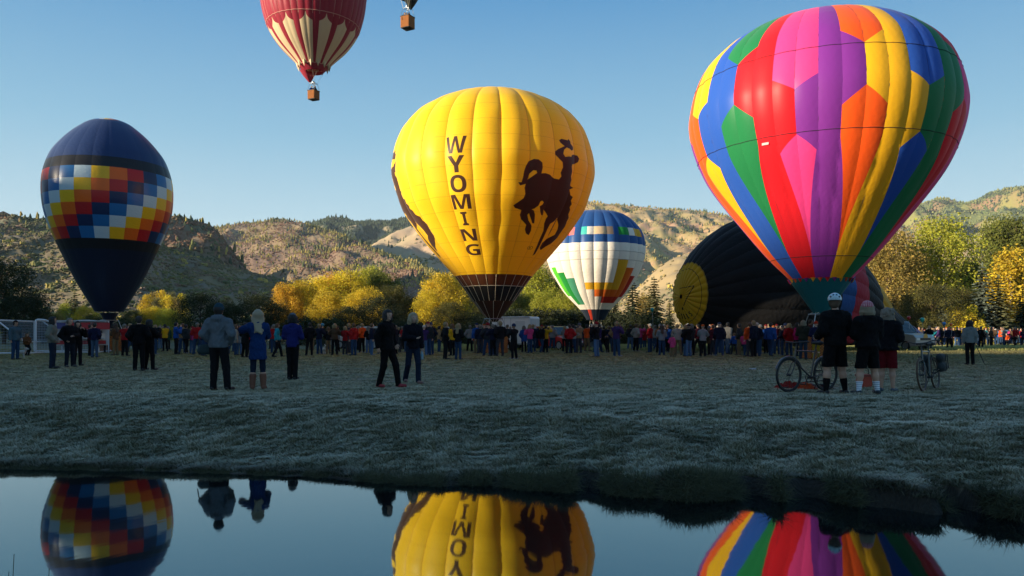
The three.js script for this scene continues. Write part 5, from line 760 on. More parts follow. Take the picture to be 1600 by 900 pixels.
person(148, 559, 1.72, away, 'person in purple jacket and light jeans before the red banners', { ...mid, armL: 'pocket', armR: 'pocket', hair: 'short', loose: 0.02 }, { jacket: '#1c1f45', legs: '#4c6482', skin: 0 });
person(141, 557, 1.66, 100, 'person in dark red jacket beside the purple jacket', { ...mid, armL: 'folded', armR: 'folded', hair: 'short', loose: 0.02 }, { jacket: '#4a1420', legs: '#15161c', skin: 0 });
person(24, 562, 1.78, 70, 'man in light blue sweater and jeans beside the left goal', { ...mid, armL: 'pocket', armR: 'down', hair: 'short', hat: 'cap', loose: 0.015, nod: -0.1 }, { jacket: '#54707e', legs: '#2a4c72', hat: '#3a2620', skin: 1 });
person(42, 556, 1.2, 75, 'child in brown hood and dark trousers beside a small dog', { ...mid, armL: 'folded', armR: 'folded', hair: 'curly', seed: 7, loose: 0.05, heft: 1.2, legL: 'bent', legR: 'bent' }, { jacket: '#6b4a2c', legs: '#15161a', hair: '#7a5836', skin: 0 });
person(383, 559, 1.74, 150, 'person in black coat seen past the blond woman in blue', { ...mid, armL: 'carry', armR: 'carry', hair: 'short', coat: 0.25, loose: 0.03, legL: 'wide' }, { jacket: '#131316', legs: '#111', hair: '#2a211b', skin: 0 });
person(1245, 557, 1.75, 75, 'woman in bright pink jacket behind the bicycle', { ...mid, female: true, armL: 'pocket', armR: 'pocket', hair: 'bob', seed: 9, loose: 0.04 }, { jacket: '#d41f75', legs: '#151a2c', hair: '#17110f', skin: 1 });
person(1255, 562, 1.78, away - 30, 'person in olive jacket and blue jeans beside the pink jacket', { ...mid, armL: 'folded', armR: 'folded', hair: 'bob', loose: 0.04 }, { jacket: '#33362c', legs: '#2c4258', hair: '#8d8168', skin: 0 });
person(1266, 557, 1.95, 70, 'tall dark haired man in brown red jacket behind the olive jacket', { ...mid, armL: 'pocket', armR: 'pocket', hair: 'short', loose: 0.03 }, { jacket: '#5a2c28', legs: '#4a2420', hair: '#17110f', skin: 2 });
person(1275, 563, 1.72, away - 20, 'person in blue jacket with orange red hat and yellow leggings', { ...mid, female: true, armL: 'folded', armR: [[0.3, 1.42, 0.05], [0.22, 1.68, 0.05]], hair: 'none', hat: 'beanie', loose: 0.03, coat: 0.12, legwear: 'leggings' }, { jacket: '#18244e', legs: '#a8891c', legName: 'leggings', hat: '#c63a1c', skin: 0 });
// things held
{
  const w = (p, [x, y, z]) => p.o.localToWorld(V(x, y, z)); for (const p of [walker, caneWoman, coatWoman, hoodieMan]) p.o.updateMatrixWorld(true);
  const wr = (p, s) => { const j = p.G.joints.find((q) => q.s === s); return p.o.localToWorld(V(...vadd(j.wr, vnorm(vsub(j.wr, j.el)), 0.09))); };
  const b = wr(walker, 1), bottle = thing('water_bottle', 'clear water bottle in the hand of the walking blond woman', 'bottle', [b.x, b.y - 0.2, b.z]);
  part('bottle_body', new THREE.LatheGeometry([[0, 0], [0.033, 0], [0.035, 0.02], [0.033, 0.08], [0.035, 0.14], [0.028, 0.17], [0.013, 0.2], [0.013, 0.215]].map(([x, y]) => new THREE.Vector2(x, y)), 16), M('#9fb9c6', 0.2, { transmission: 0.4, thickness: 0 }), bottle); part('label_band', new THREE.CylinderGeometry(0.0355, 0.0355, 0.06, 16, 1, true).translate(0, 0.1, 0), M('#5a8aa0', 0.6), bottle); part('bottle_cap', new THREE.CylinderGeometry(0.015, 0.015, 0.02, 12).translate(0, 0.225, 0), M('#ddd', 0.5), bottle);
  const c = wr(caneWoman, -1), foot = V(c.x + 0.3, lawnY(c.x, c.z), c.z + 0.1), cane = thing('walking_stick', 'thin dark stick held by the woman in the grey sweater', 'stick', foot); part('shaft', bar(V(0, 0, 0), c.clone().sub(foot), 0.014, 0.014), M('#1a1512', 0.6), cane); part('handle', bar(c.clone().sub(foot).add(V(-0.05, 0.02, 0)), c.clone().sub(foot).add(V(0.06, 0.03, 0)), 0.018), M('#1a1512', 0.6), cane); part('rubber_tip', new THREE.CylinderGeometry(0.018, 0.022, 0.05, 10).translate(0, 0.025, 0), M('#222', 0.9), cane);
  const k = coatWoman.G.joints.map((j) => coatWoman.o.localToWorld(V(...vadd(j.wr, vnorm(vsub(j.wr, j.el)), 0.07)))), mid2 = k[0].clone().add(k[1]).multiplyScalar(0.5), cam = thing('camera', 'small black camera held up by the blond woman in blue', 'camera', mid2, away * D2R + 0.25); part('camera_body', box(0.13, 0.085, 0.05), M('#151517', 0.5), cam); part('lens', new THREE.CylinderGeometry(0.033, 0.035, 0.07, 16).rotateX(Math.PI / 2).translate(0, 0, 0.055), M('#1c1c1f', 0.35), cam); part('viewfinder', box(0.045, 0.025, 0.04, 0, 0.052, 0), M('#151517', 0.5), cam);
  const hp = hoodieMan.o.localToWorld(V(0.3, 0.78, 0)), bag = thing('shoulder_bag', 'dark teal shoulder bag at the left hip of the hoodie man', 'bag', hp, 0.3);
  part('bag_body', bonesMesh([bone([-0.07, 0.03, 0], [0.07, 0.03, 0], 0.08, 0.08, 0.6), bone([-0.05, 0.1, 0], [0.05, 0.1, 0], 0.06, 0.06, 0.6)], 0.014, 0.05), M('#10262a', 0.8), bag); part('bag_strap', tube([V(-0.14, 0.14, 0), V(-0.1, 0.35, 0), V(0.05, 0.62, -0.02), V(0.12, 0.4, 0), V(0.14, 0.14, 0)], 0.012, 24, 5), M('#15282b', 0.8), bag);
}
// ---- the crowd: shared figure shapes, every person dressed differently
const shapes = [
  { armL: 'down', armR: 'down', nod: -0.2 }, { armL: 'pocket', armR: 'pocket', legL: 'wide', nod: -0.15 }, { female: true, armL: 'phone', armR: 'phone', hair: 'bob', nod: -0.2 }, { armL: 'camera', armR: 'camera', legR: 'wide', nod: -0.15 },
  { female: true, armL: 'folded', armR: 'folded', hair: 'long', nod: -0.1 }, { female: true, armL: 'pocket', armR: 'down', hair: 'bob', coat: 0.22 }, { armL: 'swingFront', armR: 'swing', legL: 'fore', legR: [[0.1, 0.49, -0.03], [0.1, 0.1, -0.22]] }, { armL: 'folded', armR: 'up', nod: -0.25, legL: 'wide' },
].map((s, i) => ({ G: figure({ cell: 0.026, fine: 0.014, loose: 0.025, seed: i + 2, ...s, hat: i % 2 ? 'beanie' : 'cap' }), s }));
const poseWords = ['standing', 'hands in pockets', 'holding a phone', 'holding a camera', 'arms folded', 'in a long coat', 'walking', 'shading the eyes'];
const TOPS = [['black', '#121316', 9], ['navy', '#171d33', 6], ['dark grey', '#2c2e32', 5], ['red', '#a01c1e', 4], ['blue', '#1f4f9a', 4], ['teal', '#1f8c9c', 2], ['white', '#94928c', 3], ['pink', '#c8447c', 2], ['orange', '#d8541a', 2], ['yellow', '#d2a41c', 1], ['brown', '#54402e', 3], ['green', '#2b4a34', 2], ['maroon', '#4f1826', 3], ['pale grey', '#80848a', 3], ['purple', '#3d2a5c', 2], ['tan', '#8f7656', 2]], LEGC = [['black trousers', '#131317', 4], ['jeans', '#2a4363', 6], ['light jeans', '#4f6d92', 2], ['khaki trousers', '#7a6a4e', 1], ['grey trousers', '#3a3a40', 2]], HATS = ['#1a1a20', '#8a2428', '#5c6470', '#c9c4ba', '#2a3a5c', '#b85a20'], HAIRS = ['#17120f', '#3a2718', '#6a4a2a', '#a58c62', '#7d766c'];
const weighted = (list, r) => { const sum = list.reduce((s, q) => s + q[2], 0); let t = r() * sum; for (const q of list) if ((t -= q[2]) <= 0) return q; return list[0]; };
{
  const r = rngOf(2024), zones = [
    ['below the blue balloon', 166, 332, 30, [545, 557]], ['behind the blue coat woman', 350, 480, 19, [545, 556]], ['under the golden grove', 482, 640, 29, [544, 556]], ['left of the yellow balloon basket', 655, 775, 26, [544, 556]], ['between the yellow and white balloons', 780, 905, 26, [543, 552]], ['under the white balloon', 905, 1045, 31, [543, 552]], ['before the black balloon', 1050, 1236, 40, [551, 558]], ['at the far right', 1436, 1600, 54, [539.8, 542.8]],
  ], special = [   // px, feet, top, legs, pose: people the photograph shows clearly
    [395 + 38, 558, 'teal', 'black trousers', 6], [428, 552, 'red', 'jeans', 0], [484, 556, 'black', 'black trousers', 1], [527, 550, 'pale grey', 'black trousers', 6], [545, 552, 'dark grey', 'grey trousers', 0], [566, 551, 'orange', 'black trousers', 1], [581, 555, 'navy', 'light jeans', 0], [560, 548, 'yellow', 'black trousers', 2], [696, 562, 'black', 'black trousers', 1], [716, 562, 'black', 'jeans', 4], [745, 552, 'blue', 'khaki trousers', 0], [762, 556, 'dark grey', 'jeans', 1], [770, 557, 'navy', 'black trousers', 3], [774, 556, 'brown', 'jeans', 4], [782, 557, 'black', 'grey trousers', 1], [803, 561, 'black', 'black trousers', 3], [853, 551, 'yellow', 'black trousers', 7], [828, 552, 'pink', 'jeans', 2], [890, 553, 'red', 'black trousers', 1], [917, 549, 'orange', 'khaki trousers', 3], [932, 558, 'black', 'light jeans', 3], [963, 557, 'purple', 'jeans', 3], [1034, 556, 'pale grey', 'jeans', 4], [1075, 552, 'green', 'jeans', 0], [1155, 555, 'dark grey', 'khaki trousers', 1], [1182, 553, 'teal', 'jeans', 1], [1197, 553, 'blue', 'black trousers', 2], [1533, 545, 'black', 'black trousers', 1], [1452, 547, 'black', 'jeans', 3], [1483, 546, 'navy', 'black trousers', 1],
  ], list = [];
  for (const [zone, a, b, n, feet] of zones) {
    const own = special.filter((s) => s[0] >= a && s[0] < b).map(([px, fy, t, l, pose]) => ({ px, fy, top: TOPS.find((q) => q[0] === t), legs: LEGC.find((q) => q[0] === l), pose }));
    for (let k = 0; own.length < n && k < 4000; k++) { const px = lerp(a, b, r()), fy = lerp(feet[0], feet[1], r() ** 1.3), gap = k < 1500 ? 4.4 : 3; if (k < 3000 && n2(px * 0.055, 5) < -0.1 && r() < 0.9) continue; if (own.some((q) => Math.abs(q.px - px) < gap && Math.abs(q.fy - fy) < 4)) continue; let top = weighted(TOPS, r); if (zone === 'at the far right' && r() < 0.4) top = weighted(TOPS.slice(3), r); own.push({ px, fy, top, legs: weighted(LEGC, r), pose: Math.floor(r() * 8) }); }
    own.sort((p, q) => p.px - q.px); own.forEach((q) => { q.zone = zone; q.hat = r() < 0.35; q.child = r() < 0.06 && !special.some((s) => s[0] === q.px); list.push(q); });
  }
  for (const q of list) q.key = `${q.child ? 'child' : 'person'} in ${q.top[0]} ${q.pose === 5 ? 'coat' : 'jacket'} and ${q.legs[0]}`;
  for (const q of list) {
    const same = list.filter((p) => p.zone === q.zone && p.key === q.key), byPose = same.filter((p) => p.pose === q.pose && p.hat === q.hat), n = same.indexOf(q);
    const label = same.length === 1 ? `${q.key}, ${poseWords[q.pose]}, in the crowd ${q.zone}` : byPose.length === 1 ? `${q.key}, ${q.hat ? 'hatted' : 'bareheaded'}, ${poseWords[q.pose]}, in the crowd ${q.zone}` : `${ORD[n] ?? 'last'} from left of those in ${q.top[0]} and ${q.legs[0]} ${q.zone}`;
    const d = groundD(q.fy), x = (q.px - 800) / F * d, toward = q.zone === 'at the far right' ? (r() - 0.5) * 260 : 180 + (r() - 0.5) * 150, o = thing('person', label.split(' ').slice(0, 16).join(' '), 'person', [x, lawnY(x, -d), -d], toward * D2R, 'people in the crowd around the balloons'), h = (q.child ? 0.68 : shapes[q.pose].s.female ? 0.95 : 1.0) * (0.95 + 0.11 * r()); o.scale.set(h * (0.95 + 0.16 * r()), h, h);
    const G = { ...shapes[q.pose].G }; if (q.hat) delete G.hair; else { delete G.beanie; delete G.beanie_fold; delete G.cap; delete G.cap_peak; }
    dress(o, G, { jacket: q.top[1], jacketName: q.pose === 5 ? 'coat' : 'jacket', legs: q.legs[1], hat: HATS[Math.floor(r() * 6)], hair: HAIRS[Math.floor(r() * 5)], skin: Math.floor(r() * 4), shoes: r() < 0.2 ? '#8a8a8a' : '#1a1a1c' }, crowdCloth);
  }
}
// crews riding in the two flying baskets
for (const [px, py, d, label, top, sh] of [[487, 143, 99.8, 'pilot in blue jacket in the basket of the maroon balloon', '#24489a', 0], [492, 143, 100.1, 'passenger in dark coat in the basket of the maroon balloon', '#1b1b20', 4], [632, 30, 85.8, 'passenger in black jacket in the basket of the dark balloon', '#16171a', 0], [635, 29, 86.1, 'tall pilot in pale shirt in the basket of the dark balloon', '#b0a8a0', 1], [639, 30, 86, 'passenger in grey jacket at the right of the dark balloon basket', '#4a4d55', 4]]) {
  const head = at(px, py - 8, d), o = thing('person', label, 'person', [head.x, EYE + (HOR - (d > 90 ? 156 : 45)) / F * d + 0.06, head.z], 30 * D2R); dress(o, { ...shapes[sh].G, beanie: undefined, beanie_fold: undefined, cap: undefined, cap_peak: undefined }, { jacket: top, legs: '#20242c', skin: 0 });
}
// ---------------------------------------------------------------- bicycles
function bicycle(label, pos, turn, { frame = '#15181c', lean = 0, panniers, fenders, rims = '#2c2f32', upright } = {}) {
  const o = thing('bicycle', label, 'bicycle', pos, turn); o.rotation.order = 'YXZ'; o.rotation.x = lean; const paint = M(frame, 0.35, { clearcoat: 0.4 }), black = M('#141416', 0.6), metal = M(rims, 0.45, { metalness: 0.5 }), R = 0.345;
  const wheel = (x) => { const w = new THREE.Group(); w.name = 'wheel'; w.position.set(x, R, 0); o.add(w); part('tyre', new THREE.TorusGeometry(R - 0.018, 0.02, 8, 48), upright ? M('#4a382a', 0.8) : black, w); part('rim', new THREE.TorusGeometry(R - 0.045, 0.012, 6, 48), metal, w); part('spokes', Array.from({ length: 28 }, (_, k) => { const a = k / 28 * 6.2832; return bar(V(Math.cos(a + 0.3) * 0.02, Math.sin(a + 0.3) * 0.02, k % 2 ? 0.025 : -0.025), V(Math.cos(a) * (R - 0.05), Math.sin(a) * (R - 0.05), 0), 0.0018, 0.0018, 4); }), metal, w); part('hub', new THREE.CylinderGeometry(0.022, 0.022, 0.09, 12).rotateX(Math.PI / 2), metal, w); return w; };
  wheel(0); wheel(1.03);
  const bb = V(0.42, 0.28, 0), st = V(0.29, 0.84, 0), hl = V(0.875, 0.62, 0), ht = V(0.835, 0.86, 0), rh = V(0, R, 0), fh = V(1.03, R, 0), q = (v, z) => V(v.x, v.y, z);
  part('frame', [bar(bb, st, 0.017), bar(V(0.3, 0.8, 0), V(0.842, 0.82, 0), 0.015), bar(bb, hl, 0.018), bar(hl, ht, 0.02), ...[-1, 1].flatMap((s) => [bar(q(bb, s * 0.03), q(rh, s * 0.055), 0.009), bar(q(st, s * 0.015), q(rh, s * 0.055), 0.008)])], paint, o);
  part('fork', [-1, 1].map((s) => tube([q(hl, s * 0.02), V(0.915, 0.55, s * 0.045), V(0.97, 0.43, s * 0.05), q(fh, s * 0.05)], 0.01, 12, 6)), paint, o);
  part('seat_post', bar(st, V(0.26, 0.95, 0), 0.013), metal, o); part('saddle', bonesMesh([bone([0.16, 0.97, -0.05], [0.16, 0.97, 0.05], 0.035, 0.035), bone([0.18, 0.97, 0], [0.4, 0.975, 0], 0.045, 0.018)], 0.01, 0.03), black, o);
  part('stem', [bar(ht, V(0.815, 0.97, 0), 0.014), bar(V(0.815, 0.97, 0), V(0.87, 0.985, 0), 0.014)], metal, o);
  part('handlebar', upright ? tube([V(0.66, 1.02, -0.31), V(0.78, 1.03, -0.24), V(0.86, 0.99, -0.1), V(0.87, 0.985, 0), V(0.86, 0.99, 0.1), V(0.78, 1.03, 0.24), V(0.66, 1.02, 0.31)], 0.012, 40, 8) : tube([V(0.8, 1.0, -0.3), V(0.85, 0.99, -0.12), V(0.87, 0.985, 0), V(0.85, 0.99, 0.12), V(0.8, 1.0, 0.3)], 0.012, 30, 8), metal, o);
  for (const s of [-1, 1]) part('grip', upright ? bar(V(0.66, 1.02, s * 0.31), V(0.74, 1.025, s * 0.275), 0.017) : bar(V(0.8, 1, s * 0.3), V(0.83, 0.995, s * 0.2), 0.017), black, o);
  part('crankset', [new THREE.TorusGeometry(0.09, 0.008, 6, 28).translate(0.42, 0.28, 0.05), new THREE.CylinderGeometry(0.03, 0.03, 0.12, 12).rotateX(Math.PI / 2).translate(0.42, 0.28, 0), bar(V(0.42, 0.28, 0.07), V(0.5, 0.14, 0.07), 0.01), bar(V(0.42, 0.28, -0.07), V(0.34, 0.42, -0.07), 0.01)], metal, o);
  part('chain', [bar(V(0.42, 0.37, 0.05), V(0, 0.375, 0.05), 0.005), bar(V(0.42, 0.19, 0.05), V(0, 0.31, 0.05), 0.005)], black, o);
  for (const [x, y, z] of [[0.5, 0.14, 0.12], [0.34, 0.42, -0.12]]) part('pedal', box(0.09, 0.022, 0.08, x, y, z), black, o);
  if (fenders) for (const x of [0, 1.03]) { const f = new THREE.TorusGeometry(R + 0.02, 0.014, 5, 28, Math.PI * 0.75).scale(1, 1, 2).rotateZ(x ? 0.35 : 0.55).translate(x, R, 0); part('mudguard', f, M('#4a5056', 0.35), o); }
  if (panniers) { part('rack', [bar(V(-0.2, 0.74, -0.06), V(0.2, 0.74, -0.06), 0.008), bar(V(-0.2, 0.74, 0.06), V(0.2, 0.74, 0.06), 0.008), bar(V(-0.1, 0.74, 0.06), V(0, 0.35, 0.06), 0.007), bar(V(-0.1, 0.74, -0.06), V(0, 0.35, -0.06), 0.007)], black, o); for (const s of [-1, 1]) { const b = part('pannier', bonesMesh([bone([-0.12, 0.46, s * 0.15], [0.1, 0.46, s * 0.15], 0.1, 0.1, 0.8), bone([-0.13, 0.66, s * 0.15], [0.12, 0.66, s * 0.15], 0.09, 0.09, 0.8)], 0.014, 0.06), M('#1c2426', 0.85), o); part('buckle_strap', [box(0.03, 0.3, 0.012, -0.07, 0.58, s * 0.255), box(0.03, 0.3, 0.012, 0.07, 0.58, s * 0.255)], M('#0f1213', 0.8), b); } }
  part('kickstand', bar(V(0.12, 0.3, 0.06), V(0.1, 0.02, 0.2), 0.008), metal, o); return o;
}
{ const d = 15.2, x = (1232 - 800) / F * d; bicycle('black bicycle standing side on beside the cyclist in the helmet', [x + 0.92, lawnY(x, -d), -d - 0.46], -153 * D2R, { fenders: true }); }
{ const d = 15.6, x = (1443 - 800) / F * d, a = -132 * D2R; bicycle('green grey bicycle with panniers seen from the front at right', [x - Math.cos(a) * 1.03, lawnY(x, -d), -d + Math.sin(a) * 1.03], a, { frame: '#1f3436', panniers: true, upright: true, lean: 0.1, rims: '#3a3e40' }); }
{ // red bicycle trailer cover and bag lying on the grass
  const d = 16.4, x = (1250 - 800) / F * d, o = thing('folded_kite', 'red and orange cloth kite lying crumpled behind the bicycle wheel', 'kite', [x, lawnY(x, -d), -d], 0.1);
  const cloth2 = (w, dd, h, s, ox, oz) => grid(30, 14, (i, j) => { const u = i / 30 - 0.5, v = j / 14 - 0.5; return V(u * w + ox, 0.02 + h * (1 - 4 * u * u) * (1 - 4 * v * v) * (0.8 + 0.5 * n2(u * 5 + s, v * 4)) , v * dd + oz); });
  part('red_panel', cloth2(0.6, 0.45, 0.16, 2, -0.24, 0), cloth('#a8241a'), o); part('orange_panel', cloth2(0.45, 0.4, 0.13, 5, 0.05, 0.1), cloth('#cf4c1c'), o); part('pale_panel', cloth2(0.3, 0.3, 0.1, 8, 0.26, -0.03), cloth('#b98a80'), o); part('dark_panel', cloth2(0.4, 0.35, 0.08, 11, 0.5, 0.05), cloth('#4a1a1c'), o); part('spar', [bar(V(-0.55, 0.04, 0.2), V(0.72, 0.12, 0.05), 0.012), bar(V(-0.1, 0.1, -0.2), V(0.4, 0.2, 0.3), 0.012)], M('#111', 0.6), o);
  const d2 = 16.8, x2 = (1350 - 800) / F * d2, c = thing('cooler', 'small orange red cooler on the grass between the two women', 'cooler', [x2, lawnY(x2, -d2), -d2], 0.4); part('cooler_body', new THREE.BoxGeometry(0.26, 0.24, 0.2, 2, 2, 2).translate(0, 0.12, 0), M('#a8321a', 0.5), c); part('lid', box(0.28, 0.05, 0.22, 0, 0.265, 0), M('#7c2616', 0.5), c); part('handle', tube([V(-0.14, 0.26, 0), V(-0.12, 0.4, 0), V(0.12, 0.4, 0), V(0.14, 0.26, 0)], 0.01, 20, 5), M('#222', 0.6), c);
  const d3 = 25, x3 = (1176 - 800) / F * d3, pp = thing('paper_bag', 'small white paper lying on the lawn left of the bicycle', 'paper', [x3, lawnY(x3, -d3), -d3], 0.5); part('crumpled_sheet', grid(10, 8, (i, j) => V((i / 10 - 0.5) * 0.2, 0.03 + 0.05 * Math.abs(n2(i * 0.6, j * 0.7)), (j / 8 - 0.5) * 0.16)), M('#9aa4ac', 0.9), pp); part('torn_flap', grid(6, 4, (i, j) => V(0.06 + i * 0.012, 0.05 + 0.03 * Math.abs(n2(i * 0.6 + 9, j * 0.9)), -0.03 + j * 0.02)), M('#9aa4ac', 0.9), pp);
}
// ---------------------------------------------------------------- vehicles
const RUBBER = M('#141414', 0.9), GLASS = M('#1d262c', 0.08, { specularIntensity: 1 }), HUB = M('#8f9396', 0.35, { metalness: 0.7 });
function wheelAt(o, x, z, r = 0.36, w = 0.22) { const g = new THREE.Group(); g.name = 'wheel'; g.position.set(x, r, z); o.add(g); part('tyre', new THREE.TorusGeometry(r - w * 0.42, w * 0.44, 10, 28), RUBBER, g); part('rim', [new THREE.CylinderGeometry(r * 0.62, r * 0.62, w * 0.7, 20).rotateX(Math.PI / 2), new THREE.TorusGeometry(r * 0.6, 0.02, 6, 24).translate(0, 0, w * 0.36), new THREE.TorusGeometry(r * 0.6, 0.02, 6, 24).translate(0, 0, -w * 0.36)], HUB, g); }
function car(name, label, category, pos, turn, { body, roof = body, len = 4.4, h = 1.75, w = 1.8, decal, bed }) {     // faces +x
  const o = thing(name, label, category, pos, turn), L = len / 2, paint = M(body, 0.35, { clearcoat: 0.7, clearcoatRoughness: 0.15 }), belt = h * 0.56, B = 0.05;
  const ext = (pts, width) => { const s = new THREE.Shape(); pts.forEach(([x, y], i) => i ? s.lineTo(x, y) : s.moveTo(x, y)); return new THREE.ExtrudeGeometry(s, { depth: width - B * 2, bevelEnabled: true, bevelThickness: B, bevelSize: B, bevelSegments: 3 }).translate(0, 0, -width / 2 + B); };
  const arch = (x) => Array.from({ length: 9 }, (_, i) => [x - Math.cos(i / 8 * Math.PI) * 0.42, 0.34 + Math.sin(i / 8 * Math.PI) * 0.4]);
  part('body', ext([[-L + B, 0.42], [-L + B, belt], [L * 0.42, belt + 0.03], [L * 0.9, belt - 0.1], [L - B, belt - 0.28], [L - B, 0.4], ...arch(L * 0.62).reverse(), ...arch(-L * 0.62).reverse()], w), paint, o);
  const back = bed ? -L * 0.15 : -L + 0.12;
  part('cabin', ext([[back, belt], [back + 0.16, h - B], [L * 0.1, h - B], [L * 0.42, belt + 0.02]], w - 0.16), M(roof, 0.35, { clearcoat: 0.7 }), o);
  for (const s of [-1, 1]) { const z = s * (w / 2 - 0.074); for (const [a, b, c, d2] of [[back + 0.16, back + 0.22, (back + L * 0.1) / 2 - 0.04, 0], [(back + L * 0.1) / 2 + 0.04, 0, L * 0.08, L * 0.3]]) { const top = h - 0.13, bot = belt + 0.07, sh = new THREE.Shape(); sh.moveTo(a, bot); sh.lineTo(d2 ? d2 : c, bot); sh.lineTo(c, top); sh.lineTo(b ? b : a, top); sh.closePath(); part('window', new THREE.ExtrudeGeometry(sh, { depth: 0.012, bevelEnabled: false }).translate(0, 0, z - 0.006 + s * 0.006), GLASS, o); } }
  const pane = (x0, y0, x1, y1, ww, name) => { const a = V(x0, y0, 0), b = V(x1, y1, 0), n = V(b.y - a.y, -(b.x - a.x), 0).normalize(); if (name === 'rear_window') n.multiplyScalar(-1); const g = new THREE.BufferGeometry().setFromPoints([V(a.x, a.y, -ww / 2), V(a.x, a.y, ww / 2), V(b.x, b.y, ww / 2 - 0.06), V(b.x, b.y, -ww / 2 + 0.06)].map((p) => p.addScaledVector(n, 0.055))); g.setIndex([0, 1, 2, 0, 2, 3]); g.computeVertexNormals(); part(name, g, GLASS, o); };
  pane(L * 0.4, belt + 0.08, L * 0.12, h - 0.1, w - 0.3, 'windscreen'); pane(back + 0.015, belt + 0.1, back + 0.14, h - 0.12, w - 0.4, 'rear_window');
  for (const s of [-1, 1]) { part('headlight', box(0.05, 0.14, 0.3, L + 0.005, belt - 0.36, s * (w / 2 - 0.24)), M('#c9d0d2', 0.15), o); part('tail_light', box(0.05, 0.2, 0.16, -L - 0.005, belt - 0.16, s * (w / 2 - 0.14)), M('#6a0d10', 0.2), o); part('mirror', box(0.1, 0.13, 0.16, L * 0.34, belt + 0.12, s * (w / 2 + 0.05)), M('#1a1a1a', 0.5), o); for (const x of [L * 0.62, -L * 0.62]) wheelAt(o, x, s * (w / 2 - 0.13)); for (const x of [-0.15, 0.75]) part('door_handle', box(0.14, 0.03, 0.03, x - 0.4, belt - 0.1, s * (w / 2 + 0.008)), M('#222', 0.5), o); }
  part('bumper', [box(0.12, 0.16, w - 0.1, L + 0.03, 0.46, 0), box(0.12, 0.16, w - 0.1, -L - 0.03, 0.46, 0)], M('#26282a', 0.6), o); part('grille', box(0.03, 0.16, w - 0.95, L + 0.012, belt - 0.36, 0), M('#111', 0.5), o);
  if (decal) for (const s of [-1, 1]) { part('side_stripe', box(len * 0.5, 0.24, 0.008, -0.1, belt - 0.3, s * (w / 2 + 0.004)), M(decal, 0.4), o); }
  if (decal) part('bonnet_emblem', new THREE.CylinderGeometry(0.22, 0.22, 0.01, 24).rotateZ(Math.PI / 2).translate(L + 0.02, belt - 0.2, 0), M(decal, 0.4), o);
  return o;
}
{ const d = 56.5, g = (px) => [(px - 800) / F * d, lawnY((px - 800) / F * d, -d), -d];
  car('off_road_vehicle', 'silver off road vehicle with yellow side markings behind the curly haired woman', 'car', g(1402), -66 * D2R, { body: '#8d8c86', roof: '#6f7478', len: 4.6, h: 2.1, w: 1.95, decal: '#b8892a' });
  car('car', 'red car with yellow roof parked right of the white trailer', 'car', g(868), -50 * D2R, { body: '#b01a18', roof: '#c79a1a', len: 4.0, h: 1.75 });
  car('pickup_truck', 'dark pickup truck parked behind the red and yellow car', 'truck', [(890 - 800) / F * 61, LAWN, -61], 20 * D2R, { body: '#15181f', len: 5.2, h: 1.8, bed: true });
  car('car', 'white car roof glimpsed above the crowd under the golden grove', 'car', [(562 - 800) / F * 60, LAWN, -60], 175 * D2R, { body: '#a9a6a2', len: 4.4, h: 1.75 });
  car('car', 'grey car behind the crowd right of the silver vehicle', 'car', [(1590 - 800) / F * 80, LAWN, -80], 10 * D2R, { body: '#2a4a6a', len: 4.4, h: 1.6 });
}
{ // white box trailer
  const d = 57, x = (806 - 800) / F * d, o = thing('box_trailer', 'white enclosed box trailer parked right of the yellow balloon', 'trailer', [x, LAWN, -d], -24 * D2R), white = M('#c9cdd0', 0.45), trim = M('#7f868c', 0.4, { metalness: 0.5 });
  part('body', new THREE.ExtrudeGeometry((() => { const s = new THREE.Shape(); s.moveTo(-1.5, 0.45); s.lineTo(1.5, 0.45); s.lineTo(1.5, 2.3); s.quadraticCurveTo(1.5, 2.42, 1.38, 2.42); s.lineTo(-1.38, 2.42); s.quadraticCurveTo(-1.5, 2.42, -1.5, 2.3); s.closePath(); return s; })(), { depth: 1.8, bevelEnabled: true, bevelSize: 0.03, bevelThickness: 0.03, bevelSegments: 2 }).translate(0, 0, -0.9), white, o);
  for (const s of [-1, 1]) { part('side_door', box(0.75, 1.55, 0.02, 0.75, 1.35, s * 0.945), M('#b5babd', 0.45), o); part('edge_rail', [box(3.02, 0.05, 0.03, 0, 0.5, s * 0.945), box(3.02, 0.05, 0.03, 0, 2.36, s * 0.945)], trim, o); part('panel_seam', [-1, -0.5, 0].map((q) => box(0.02, 1.8, 0.012, q, 1.43, s * 0.936)), trim, o); wheelAt(o, -0.25, s * 0.95, 0.34); part('wheel_arch', new THREE.TorusGeometry(0.42, 0.03, 5, 20, Math.PI).translate(-0.25, 0.36, s * 0.98), trim, o); }
  part('rear_door', [box(0.03, 1.75, 0.8, 1.545, 1.4, -0.42), box(0.03, 1.75, 0.8, 1.545, 1.4, 0.42)], M('#a8aeb2', 0.45), o); part('side_patch', box(0.5, 0.5, 0.014, -0.55, 1.25, 0.94), M('#b5622a', 0.6), o); part('drawbar', [bar(V(-1.5, 0.45, 0.5), V(-2.6, 0.45, 0), 0.04), bar(V(-1.5, 0.45, -0.5), V(-2.6, 0.45, 0), 0.04), bar(V(-2.5, 0.02, 0), V(-2.5, 0.6, 0), 0.035)], RUBBER, o);
}
